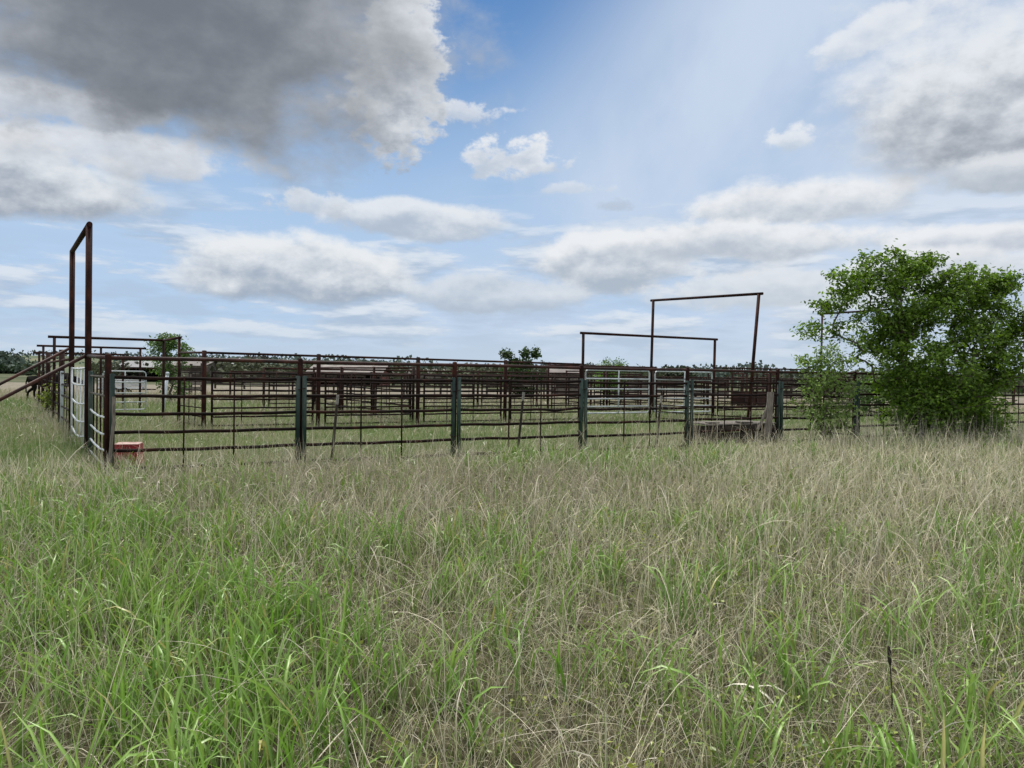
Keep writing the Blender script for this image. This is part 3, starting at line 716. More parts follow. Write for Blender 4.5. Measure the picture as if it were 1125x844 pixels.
# far individual trees: one crown shape per kind, copied
def far_tree(label, x, Y, ytop, wpx, col, seed, n=700, flat=.55, name='field_tree', group='trees of the far skyline'):
    base = V(gx(x, Y), Y, 0); H = at(x, ytop, Y).z; W = wpx * Y / 818
    t = thing(name, label, 'tree', base, 0, group)
    MB().path([V(0, 0, -.2), V(.05 * W, 0, H * .35), V(0, 0, H * .6)], [W * .035, W * .025, W * .012], 7).build('trunk', M['bark'], t)
    q_ = rng.normal(size=(n, 3)); q_ /= np.linalg.norm(q_, axis=1)[:, None]; q_ *= rng.uniform(.3, 1, (n, 1)) ** .5
    lump = 1 + .45 * (vnoise(q_[:, 0] * 2.2 + seed, q_[:, 2] * 2.2 + q_[:, 1], seed) - .5) * 2
    q_ *= lump[:, None]
    v = q_ * np.array([W / 2, W / 2, H * flat / 2]) + np.array([0, 0, H * (1 - flat / 2)])
    c = np.array(col) * rng.uniform(.7, 1.3, (n, 1))
    np_mesh('crown', *leaf_quads(v, np.full(n, W * .11), .8, c, 0.1), M['farleaf'], t)
    return t
dk = (.038, .058, .036); bl = (.055, .078, .066)
far_tree('dark spreading tree at the far left edge of the skyline', 4, 230, 388, 26, dk, 1)
far_tree('flat-topped dark tree second from the far left edge of the skyline', 17, 235, 390, 18, dk, 2)
far_tree('broad dark tree under the distant slope, far left', 4, 190, 403, 60, (.028, .05, .022), 3, flat=.8)
far_tree('round dark bush tree left of the black cow', 31, 150, 409, 14, (.025, .045, .022), 4, flat=.8)
for i, (x, yt, w) in enumerate(((272, 391, 22), (286, 389.5, 24), (300, 391.5, 20))):
    far_tree('old bare-topped dark tree above the rails in the left middle' if i != 1 else 'tallest old dark tree above the rails in the left middle', x, 210 + 6 * i, yt, w, (.05, .048, .035), 5 + i)
far_tree('dark tree behind the rusty-roofed shed', 405, 190, 396, 34, (.045, .05, .038), 9)
far_tree('small dark tree right of the tufted middle tree', 598, 200, 397, 12, bl, 10)
far_tree('dark tree just right of the wide frame post', 648, 180, 399.5, 16, bl, 12)
far_tree('broad dark tree behind the farther pale gate', 742, 170, 404, 40, (.035, .05, .028), 13)
far_tree('dark tree left of the leaning leg of the tallest frame', 800, 200, 409.5, 22, bl, 14)

# ------------------------------------------------------------------ ground, hills, woods
def ground_mat():
    m, nt, out = mat('field_ground'); L = nt.links.new
    p = nd(nt, 'ShaderNodeBsdfPrincipled'); p.inputs['Roughness'].default_value = .95; p.inputs['Specular IOR Level'].default_value = .1
    g = nd(nt, 'ShaderNodeNewGeometry'); sx = nd(nt, 'ShaderNodeSeparateXYZ'); L(g.outputs['Position'], sx.inputs[0])
    def noise(s, d=6):
        n = nd(nt, 'ShaderNodeTexNoise'); n.inputs['Scale'].default_value = s; n.inputs['Detail'].default_value = d; n.inputs['Roughness'].default_value = .65; L(g.outputs['Position'], n.inputs['Vector']); return n.outputs['Fac']
    def ramp(f, stops):
        r_ = nd(nt, 'ShaderNodeValToRGB'); e = r_.color_ramp.elements
        while len(e) < len(stops): e.new(.5)
        for q_, (pos, c) in zip(e, stops): q_.position = pos; q_.color = (*c, 1)
        L(f, r_.inputs['Fac']); return r_.outputs['Color']
    def mix(a, b_, f):
        mx = nd(nt, 'ShaderNodeMix', data_type='RGBA'); L(f, mx.inputs['Factor']); L(a, mx.inputs['A']); L(b_, mx.inputs['B']); return mx.outputs['Result']
    def step(v, lo, hi, wob=0, ns=None):
        a = v
        if wob:
            ma = nd(nt, 'ShaderNodeMath', operation='MULTIPLY_ADD'); L(ns, ma.inputs[0]); ma.inputs[1].default_value = wob; L(v, ma.inputs[2]); a = ma.outputs[0]
        mr = nd(nt, 'ShaderNodeMapRange', interpolation_type='SMOOTHSTEP'); L(a, mr.inputs['Value']); mr.inputs['From Min'].default_value = lo; mr.inputs['From Max'].default_value = hi; return mr.outputs[0]
    fine = noise(9, 8); mid = noise(.9); big = noise(.07); huge = noise(.012, 4)
    near = ramp(fine, [(.3, (.020, .017, .010)), (.5, (.055, .048, .027)), (.7, (.12, .105, .062))])
    pen = ramp(mid, [(.3, (.055, .080, .025)), (.5, (.085, .115, .038)), (.72, (.15, .145, .075))])
    dead = ramp(fine, [(.3, (.11, .10, .075)), (.6, (.19, .17, .125))])
    sand = ramp(mid, [(.3, (.11, .10, .075)), (.6, (.21, .185, .145))])
    field = ramp(big, [(.35, (.045, .06, .03)), (.5, (.07, .08, .04)), (.65, (.13, .12, .08))])
    far_ = ramp(huge, [(.35, (.055, .085, .045)), (.5, (.085, .105, .06)), (.65, (.17, .16, .10))])
    # distance across the corral: pens run back along (-.48,.877)
    ds = nd(nt, 'ShaderNodeVectorMath', operation='DOT_PRODUCT'); L(g.outputs['Position'], ds.inputs[0]); ds.inputs[1].default_value = (-.48, .877, 0)
    c = mix(near, pen, step(ds.outputs['Value'], 11.5, 15, 2.0, mid))
    c = mix(c, dead, step(sx.outputs['Y'], 40, 46, 8, big))
    c = mix(c, sand, step(sx.outputs['Y'], 57, 66, 14, big))
    c = mix(c, field, step(sx.outputs['Y'], 82, 90, 14, big))
    c = mix(c, far_, step(sx.outputs['Y'], 190, 260, 30, big))
    L(c, p.inputs['Base Color'])
    b_ = nd(nt, 'ShaderNodeBump'); b_.inputs['Strength'].default_value = .6; b_.inputs['Distance'].default_value = .05; L(fine, b_.inputs['Height']); L(b_.outputs[0], p.inputs['Normal'])
    L(p.outputs[0], out.inputs['Surface']); return m
gm = ground_mat()
mb = MB(); mb.quad((-4000, -300, 0), (4000, -300, 0), (4000, 7000, 0), (-4000, 7000, 0)); tag(mb.build('ground', gm), None, None, None, 'structure')
# far low hills, higher on the left
nx, ny = 160, 30
X_ = np.linspace(-1500, 1500, nx); Y_ = np.linspace(330, 1500, ny); XX, YY = np.meshgrid(X_, Y_)
prof = 1 / (1 + np.exp((XX / YY + .30) * 9)); ry = np.clip((YY - 330) / 300, 0, 1); ry = ry * ry * (3 - 2 * ry)
ZZ = ry * (2.0 + 9.5 * prof * YY / 700 + 3.2 * fbm(XX / 190, YY / 190, 3) * YY / 600) - .3
hv = np.stack([XX, YY, ZZ], 2).reshape(-1, 3); ii = (np.arange(ny - 1)[:, None] * nx + np.arange(nx - 1)[None]).reshape(-1, 1)
hf = ii + np.array([[0, 1, nx + 1, nx]])
ho = np_mesh('hills', hv, hf, np.full((len(hv), 3), .1), gm, smooth=True); tag(ho, None, None, None, 'structure')
# woods along the horizon: one mass
def woods():
    vs, fs, cs = [], [], []; off_ = 0
    n = 90000
    u_ = rng.uniform(-1.05, 1.05, n); Y = rng.uniform(170, 330, n); X = u_ * Y
    pxx = 562.5 + 818 * u_
    dens = fbm(X / 26, Y / 26, 7, 4)
    k = dens > .42 + .05 * (pxx > 800) + .22 * (pxx < 110); X, Y, pxx, dens = X[k], Y[k], pxx[k], dens[k]; n = len(X)
    topz = 2.0 + 4.2 * fbm(X / 22, Y / 60, 8, 3) ** 1.7 + .9 * vnoise(X / 5, Y / 9, 6) + .6 * (pxx < 330)
    topz *= np.clip((dens - .42) * 9, .35, 1)
    z = topz * rng.uniform(.05, 1, n) ** .7
    c = np.array([.068, .095, .078]) * rng.uniform(.6, 1.4, (n, 1)) + np.array([.010, .018, .022]) * ((Y - 170) / 160)[:, None]  # pale bluish tone, growing with distance: aerial haze put into the leaf colour
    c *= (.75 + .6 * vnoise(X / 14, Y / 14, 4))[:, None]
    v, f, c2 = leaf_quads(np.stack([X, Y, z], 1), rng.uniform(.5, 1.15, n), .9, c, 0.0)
    # scrub and hedges behind the sandy yard
    nn = 26000; u2 = rng.uniform(-.66, .72, nn); Y2 = rng.uniform(88, 130, nn); X2 = u2 * Y2; p2 = 562.5 + 818 * u2
    d2 = fbm(X2 / 9, Y2 / 9, 27, 3); kk = d2 > np.where((p2 > 215) & (p2 < 700), .30, .50) + .3 * (p2 < 95); X2, Y2, p2 = X2[kk], Y2[kk], p2[kk]; nn = len(X2)
    z2 = (1.4 + 2.2 * fbm(X2 / 3.5, Y2 / 3.5, 28, 3)) * rng.uniform(.03, 1, nn) ** .8
    c4 = np.array([.050, .060, .032]) * rng.uniform(.6, 1.4, (nn, 1)) * (.6 + .9 * vnoise(X2 / 6, Y2 / 6, 29))[:, None]
    v4, f4, c4 = leaf_quads(np.stack([X2, Y2, z2], 1), rng.uniform(.35, .75, nn), .9, c4, 0.0)
    # trees scattered on the hills
    n = 14000
    X = rng.uniform(-900, 700, n); Y = rng.uniform(420, 900, n)
    d_ = fbm(X / 60, Y / 25, 17, 4); k = d_ > .53; X, Y = X[k], Y[k]; n = len(X)
    pr_ = 1 / (1 + np.exp((X / Y + .30) * 9)); r_ = np.clip((Y - 330) / 300, 0, 1); r_ = r_ * r_ * (3 - 2 * r_)
    gz_ = r_ * (2.0 + 9.5 * pr_ * Y / 700 + 3.2 * fbm(X / 190, Y / 190, 3) * Y / 600) - .3
    z = gz_ + rng.uniform(.2, 4.5, n)
    c = np.array([.050, .072, .062]) * rng.uniform(.75, 1.25, (n, 1))
    v2, f2_, c3 = leaf_quads(np.stack([X, Y, z], 1), rng.uniform(1.8, 3.4, n), .9, c, 0.0)
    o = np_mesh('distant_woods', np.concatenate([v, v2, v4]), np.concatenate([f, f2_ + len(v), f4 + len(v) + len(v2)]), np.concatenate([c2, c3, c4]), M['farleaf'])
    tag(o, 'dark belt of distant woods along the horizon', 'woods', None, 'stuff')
woods()

# ------------------------------------------------------------------ grass
class Grass:
    def __init__(s): s.v = []; s.f = []; s.c = []; s.n = 0
    def add(s, x, y, L, W, az, th0, bend, c0, c1, seg=4, across=2, z0=-.02, power=1.4, roll_=None):
        n = len(x); t = (np.arange(seg) + .5) / seg
        th = th0[:, None] + bend[:, None] * t[None] ** power
        st = (L / seg)[:, None]
        dr = np.sin(th) * st; dz = np.cos(th) * st
        cx = np.concatenate([np.zeros((n, 1)), np.cumsum(dr, 1)], 1); cz = np.concatenate([np.zeros((n, 1)), np.cumsum(dz, 1)], 1)
        azw = az[:, None] + (roll_[:, None] * np.linspace(0, 1, seg + 1)[None] if roll_ is not None else 0)
        P = np.stack([x[:, None] + np.cos(azw) * cx, y[:, None] + np.sin(azw) * cx, np.maximum(cz + z0, .004 * np.arange(seg + 1)[None])], 2)
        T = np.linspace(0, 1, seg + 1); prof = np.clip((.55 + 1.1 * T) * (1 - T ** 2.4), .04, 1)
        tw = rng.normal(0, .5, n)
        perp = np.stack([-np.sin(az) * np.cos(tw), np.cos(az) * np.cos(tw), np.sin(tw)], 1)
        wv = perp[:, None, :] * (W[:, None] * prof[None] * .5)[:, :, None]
        cc = c0[:, None, :] + (c1 - c0)[:, None, :] * T[None, :, None]  # base to tip gradient: shade low in the grass painted into the blades
        if across == 2: VV = np.stack([P - wv, P + wv], 2); CC = np.stack([cc, cc], 2)
        else:
            fold = np.stack([np.cos(az), np.sin(az), -np.ones(n) * .8], 1)[:, None, :] * (W[:, None] * prof[None] * .18)[:, :, None]
            VV = np.stack([P - wv, P + fold, P + wv], 2); CC = np.stack([cc * .95, cc * 1.25 + .02, cc * .95], 2)
        a = across; base = s.n + (np.arange(n) * (seg + 1) * a)[:, None, None]
        i = (np.arange(seg) * a)[None, :, None] + np.arange(a - 1)[None, None, :]
        q_ = base + i
        s.f.append(np.stack([q_, q_ + 1, q_ + a + 1, q_ + a], -1).reshape(-1, 4))
        s.v.append(VV.reshape(-1, 3).astype(np.float32)); s.c.append(CC.reshape(-1, 3).astype(np.float32)); s.n += n * (seg + 1) * a
    def build(s, name, m, label):
        o = np_mesh(name, np.concatenate(s.v), np.concatenate(s.f), np.concatenate(s.c), m, smooth=True)
        return tag(o, label, 'grass', None, 'stuff')
nvec = np.array([-.48, .877]); NF = float(nvec @ np.array([P0.x, P0.y]))
def sdist(x, y): return nvec[0] * x + nvec[1] * y - NF          # <0 : in front of the front fence
def sample(n, y0, y1, pw):
    """n points over the field between y0 and y1; pw = exponent of the density over distance"""
    e = 1 - pw + 1
    t = rng.uniform(0, 1, n)
    y = (y0 ** e + t * (y1 ** e - y0 ** e)) ** (1 / e)
    x = rng.uniform(-1, 1, n) * (.92 * y + 2.8)
    return x, y
def gauss(x, y, cx, cy, sx, sy): return np.exp(-((x - cx) / sx) ** 2 - ((y - cy) / sy) ** 2)
def greenness(x, y):
    pu = x / np.maximum(y, 1)
    g = .27 + .60 * gauss(pu, y, -.32, 3.6, .42, 2.6) + .35 * gauss(pu, y, -.6, 7, .25, 4) + .25 * gauss(x, y, 4.2, 3.2, 1.2, 1.5)
    g += 1.3 * gauss(x, y, 2.1, 13.4, 1.7, 1.7) + .5 * gauss(x, y, -3.2, 9.8, 1.2, 1.0)
    g -= .50 * gauss(x, y, -.6, 9.4, 3.2, 2.4) + .28 * gauss(pu, y, .45, 11, .35, 6)
    g += (fbm(x / 1.1, y / 1.1, 23, 4) - .5) * 2.0
    return np.clip(g, 0.03, 1)
def infront(x, y, m=.25):
    s = sdist(x, y); return (s < m) & ((x > -7.2) | (y < 12.6 + .25 * np.sin(x * 3)))
def mixc(a, b, k): return np.array(a)[None] * (1 - k[:, None]) + np.array(b)[None] * k[:, None]
GREEN_A, GREEN_B = (.042, .112, .009), (.080, .145, .023)
GREEN_TA, GREEN_TB = (.125, .265, .028), (.275, .375, .110)
STRAW_A, STRAW_B = (.74, .685, .45), (.52, .48, .33)
MAUVE = (.31, .265, .20); ASH = (.58, .56, .45)

# 1. thatch: short fine mixed blades covering the soil
G = Grass()
x, y = sample(165000, 1.5, 27, 1.25); k = infront(x, y, .5); x, y = x[k], y[k]; n = len(x); g = greenness(x, y); gr = rng.uniform(0, 1, n) < .34 + .5 * g
L = rng.uniform(.06, .26, n) * (1 - .25 * (sdist(x, y) > -1.6)); W = rng.uniform(.0018, .0042, n) * np.clip(y / 3.2, 1, 3.2)
kk = rng.uniform(0, 1, n)
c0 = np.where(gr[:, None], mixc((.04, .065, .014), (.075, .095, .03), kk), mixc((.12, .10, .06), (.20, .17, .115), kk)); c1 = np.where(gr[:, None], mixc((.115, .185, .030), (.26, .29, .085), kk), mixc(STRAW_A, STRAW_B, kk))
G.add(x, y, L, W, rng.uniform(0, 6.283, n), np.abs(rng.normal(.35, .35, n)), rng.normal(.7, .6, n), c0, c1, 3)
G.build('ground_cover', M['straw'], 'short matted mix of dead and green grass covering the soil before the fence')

# 2. broad green blades in tufts
G = Grass()
def tufts(n, y0, y1, pw, per, Lr, Wr, spread, across, keep):
    x, y = sample(n, y0, y1, pw); g = greenness(x, y); k = infront(x, y, .1) & (rng.uniform(0, 1, n) < keep(g)); x, y = x[k], y[k]
    m = rng.integers(per[0], per[1], len(x)); X = np.repeat(x, m); Y = np.repeat(y, m); N = len(X); vig = np.repeat(rng.uniform(.65, 1.15, len(x)), m); hue = np.repeat(rng.uniform(0, 1, len(x)), m)
    X = X + rng.normal(0, spread, N); Y = Y + rng.normal(0, spread, N)
    near = np.clip(Y / 2.2, .55, 1)
    shrink = np.where(sdist(X, Y) > -2.0, .80, 1)
    L = rng.uniform(*Lr, N) * vig * near * shrink; W = rng.uniform(*Wr, N) * np.clip(Y / 6, 1, 2.0)
    h = np.clip(hue * .7 + rng.uniform(0, .3, N), 0, 1)
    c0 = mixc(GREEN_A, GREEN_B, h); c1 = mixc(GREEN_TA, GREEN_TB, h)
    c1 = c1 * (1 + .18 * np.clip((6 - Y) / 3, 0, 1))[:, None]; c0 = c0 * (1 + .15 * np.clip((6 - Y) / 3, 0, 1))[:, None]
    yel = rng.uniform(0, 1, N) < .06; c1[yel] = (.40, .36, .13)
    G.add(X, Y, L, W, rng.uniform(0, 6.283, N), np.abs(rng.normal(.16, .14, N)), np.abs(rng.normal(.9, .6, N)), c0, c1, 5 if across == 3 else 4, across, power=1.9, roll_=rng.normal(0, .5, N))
tufts(2900, 1.5, 7.5, 1.2, (6, 13), (.20, .54), (.009, .022), .055, 3, lambda g: g ** 1.3 * 1.1)
tufts(8200, 6.5, 25, 1.1, (4, 9), (.22, .52), (.007, .014), .06, 2, lambda g: g ** 1.4 * .9)
# fine green blades everywhere
x, y = sample(84000, 1.5, 26, 1.25); g = greenness(x, y); k = infront(x, y, .2) & (rng.uniform(0, 1, len(x)) < .45 + .55 * g); x, y = x[k], y[k]; n = len(x); kk = rng.uniform(0, 1, n)
L = rng.uniform(.15, .40, n) * np.where(sdist(x, y) > -1.8, .7, 1)
G.add(x, y, L, rng.uniform(.002, .0045, n) * np.clip(y / 4, 1, 2.5), rng.uniform(0, 6.283, n), np.abs(rng.normal(.22, .2, n)), np.abs(rng.normal(.7, .5, n)), mixc((.06, .105, .02), (.10, .14, .045), kk), mixc((.145, .245, .042), (.29, .35, .12), kk), 4)
G.build('tall_grass', M['blade'], 'tall broad-bladed green grass in tufts across the near field')

# 3. dead stems
G = Grass()
x, y = sample(98000, 1.5, 27, 1.15); g = greenness(x, y)
dd_ = .38 + .55 * (1 - g) + .5 * gauss(x, y, -1.2, 10, 3.5, 1.8); k = infront(x, y, .5) & (rng.uniform(0, 1, len(x)) < dd_); x, y = x[k], y[k]; n = len(x)
mv = np.clip(gauss(x, y, -1.5, 10, 4.0, 2.2) * 1.1 + (fbm(x / 1.6, y / 1.6, 51, 3) - .5), 0, 1); kk = rng.uniform(0, 1, n)
c1 = mixc(STRAW_A, ASH, kk) * (1 - .8 * mv[:, None]) + np.array(MAUVE)[None] * (.8 * mv[:, None]); c1 *= rng.uniform(.75, 1.2, (n, 1)); c0 = c1 * .5  # stem bases darkened in colour, as shaded by the grass around
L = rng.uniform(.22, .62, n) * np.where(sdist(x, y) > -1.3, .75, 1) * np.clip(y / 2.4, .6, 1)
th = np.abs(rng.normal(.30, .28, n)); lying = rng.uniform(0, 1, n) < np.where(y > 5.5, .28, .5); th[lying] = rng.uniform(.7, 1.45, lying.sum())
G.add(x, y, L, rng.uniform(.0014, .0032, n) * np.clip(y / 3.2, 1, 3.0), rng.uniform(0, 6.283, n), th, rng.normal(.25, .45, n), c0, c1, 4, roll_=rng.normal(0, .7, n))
# pale dead leaves: curled, wider
x, y = sample(6000, 1.6, 24, 1.2); k = infront(x, y, .1); x, y = x[k], y[k]; n = len(x)
G.add(x, y, rng.uniform(.15, .5, n), rng.uniform(.003, .007, n) * np.clip(y / 5, 1, 2), rng.uniform(0, 6.283, n), np.abs(rng.normal(.4, .4, n)), np.abs(rng.normal(1.3, .7, n)), mixc((.30, .25, .17), (.40, .36, .28), rng.uniform(0, 1, n)), mixc((.64, .57, .43), (.72, .68, .60), rng.uniform(0, 1, n)), 6, roll_=rng.normal(0, 1.0, n))
# long thin arching stalks, bleached
x, y = sample(3500, 1.7, 22, 1.25); k = infront(x, y, .1); x, y = x[k], y[k]; n = len(x)
G.add(x, y, rng.uniform(.45, .95, n) * np.clip(y / 2.6, .6, 1), rng.uniform(.002, .0036, n) * np.clip(y / 4, 1, 2.4), rng.uniform(0, 6.283, n), np.abs(rng.normal(.55, .35, n)), rng.normal(.5, .5, n), np.tile([.42, .37, .26], (n, 1)), np.array([[.74, .68, .54]]) * rng.uniform(.75, 1.1, (n, 1)), 7, roll_=rng.normal(0, .5, n))
G.add(np.array([gx(868, 3.3), gx(880, 3.5)]), np.array([3.3, 3.5]), np.array([.42, .34]), np.array([.013, .010]), np.array([2.6, 3.3]), np.array([.2, .3]), np.array([2.1, 1.7]), np.tile([.5, .46, .36], (2, 1)), np.tile([.76, .72, .62], (2, 1)), 8, 3)
# tall sparse stems by the fence and around the big tree
def stems(n, cx, cy, sx, sy, Lr, col=(.50, .45, .33)):
    x = rng.normal(cx, sx, n); y = rng.normal(cy, sy, n); k = infront(x, y, .6); x, y = x[k], y[k]; n = len(x)
    G.add(x, y, rng.uniform(*Lr, n), rng.uniform(.004, .009, n), rng.uniform(0, 6.283, n), np.abs(rng.normal(.10, .10, n)), rng.normal(.3, .4, n), np.tile(np.array(col) * .8, (n, 1)), np.array(col)[None] * rng.uniform(.7, 1.25, (n, 1)), 5)
stems(90, 2.9, 15.2, .9, .5, (.6, 1.35)); stems(60, -3.6, 11.9, .5, .4, (.4, .8)); stems(34, 4.8, 16.4, 1.0, .4, (.4, .9)); stems(420, 10.5, 18.3, 2.6, .9, (.5, 1.1), (.42, .39, .33)); stems(110, 8.9, 18.2, .9, .6, (.4, .9)); stems(260, 13.5, 19.2, 1.8, 1.2, (.4, .95), (.45, .41, .34)); stems(120, 0, 13.0, 3.0, .8, (.35, .7))
G.build('dry_grass', M['straw'], 'dead straw-coloured stems and curled leaves tangled through the field')

# 4. short pasture in the pens and left of them
G = Grass()
n = 120000; n = 175000; t_ = rng.uniform(0, 1, n); y = 11 * (48 / 11) ** t_; x = rng.uniform(-1, 1, n) * (.86 * y + 3)
k = ~infront(x, y, -.1); x, y = x[k], y[k]; n = len(x); kk = np.clip(fbm(x / 3, y / 3, 61, 4) * 1.5 - .3 + rng.uniform(-.25, .25, n), 0, 1)
dry = rng.uniform(0, 1, n) < .12 + .35 * (y > 34) + .33 * (fbm(x / 2.2, y / 2.2, 71, 3) > .56)
c1 = mixc((.095, .18, .036), (.18, .235, .07), kk); c1[dry] = mixc((.42, .38, .26), (.31, .28, .20), rng.uniform(0, 1, dry.sum())); c0 = c1 * .65
L = rng.uniform(.08, .32, n) * np.where(dry, 1.5, 1) * (.7 + .7 * fbm(x / 1.7, y / 1.7, 91, 3)); L *= np.where(x < -8, 1.3, 1)
G.add(x, y, L, rng.uniform(.006, .012, n) * np.clip(y / 16, .7, 2.6), rng.uniform(0, 6.283, n), np.abs(rng.normal(.35, .3, n)), rng.normal(.6, .5, n), c0, c1, 2)
def along(n, A, d, L_, w_, Lr, col):
    t_ = rng.uniform(0, L_, n); x = A.x + d.x * t_ - d.y * rng.normal(0, w_, n); y = A.y + d.y * t_ + d.x * rng.normal(0, w_, n)
    k = np.hypot(x - pc.x, y - pc.y) > 1.35; x, y = x[k], y[k]; n = len(x)
    G.add(x, y, rng.uniform(*Lr, n), rng.uniform(.006, .011, n) * np.clip(y / 18, .8, 2), rng.uniform(0, 6.283, n), np.abs(rng.normal(.2, .2, n)), rng.normal(.4, .5, n), np.tile(np.array(col) * .5, (n, 1)), np.array(col)[None] * rng.uniform(.6, 1.25, (n, 1)), 2)
for A_, d_, L_ in ((Q0, D2, 12), (G2A, D2, 6), (G2B, D2, 16), (V(-9.5, 28.5, 0), D2, 18), (V(-14, 37, 0), D2, 21), (V(6, 41, 0), D2, 21), (V(15, 37, 0), D2, 18), (GB, BACK, 15), (F2[2], BACK, 9), (Q0, BACK, 3)):
    along(int(L_ * 85), A_, d_, L_, .22, (.15, .50), (.46, .42, .31)); along(int(L_ * 60), A_, d_, L_, .25, (.12, .40), (.15, .22, .06))
along(1500, P0 + V(-.3, .35, 0), DIR, 29, .25, (.12, .42), (.17, .25, .06)); along(900, P0 + V(-.3, .3, 0), DIR, 29, .22, (.15, .5), (.52, .47, .34))
G.build('pasture_grass', M['blade'], 'short green pasture grass inside the pens and left of the corral')

wp = V(gx(979, 3.35), 3.35, 0)
wd_ = thing('dead_weed', 'single dark brown dried seed stalk standing in the grass near the front', 'weed', wp)
MB().path([V(0, 0, -.03), V(.004, .004, .15), V(-.006, .004, .27), V(-.012, 0, .31)], [.004, .0035, .003, .003], 6).build('stem', M['tpost'], wd_)
MB().path([V(-.011, 0, .30), V(-.013, 0, .32), V(-.015, .001, .36), V(-.019, .002, .385), V(-.021, .002, .392)], [.003, .0085, .0095, .006, .001], 8).build('seed_head', M['darkwood'], wd_)
# small leafy weeds between the grasses
x, y = sample(2000, 1.8, 11, 1.2); k = (rng.uniform(0, 1, len(x)) < .35 + .5 * (x > .3)); x, y = x[k], y[k]; m_ = 26
cx = np.repeat(x, m_) + rng.normal(0, .07, len(x) * m_); cy = np.repeat(y, m_) + rng.normal(0, .07, len(x) * m_); cz = np.repeat(rng.uniform(.06, .26, len(x)), m_) * rng.uniform(.3, 1.15, len(x) * m_)
kk = np.repeat(rng.uniform(0, 1, len(x)), m_); cw = mixc((.08, .15, .03), (.30, .34, .07), kk) * rng.uniform(.7, 1.25, (len(cx), 1))
tag(np_mesh('low_weeds', *leaf_quads(np.stack([cx, cy, cz], 1), rng.uniform(.012, .034, len(cx)), .6, cw, -.1), M['blade']), 'tiny-leaved yellow green weeds low among the near grass', 'weeds', None, 'stuff')
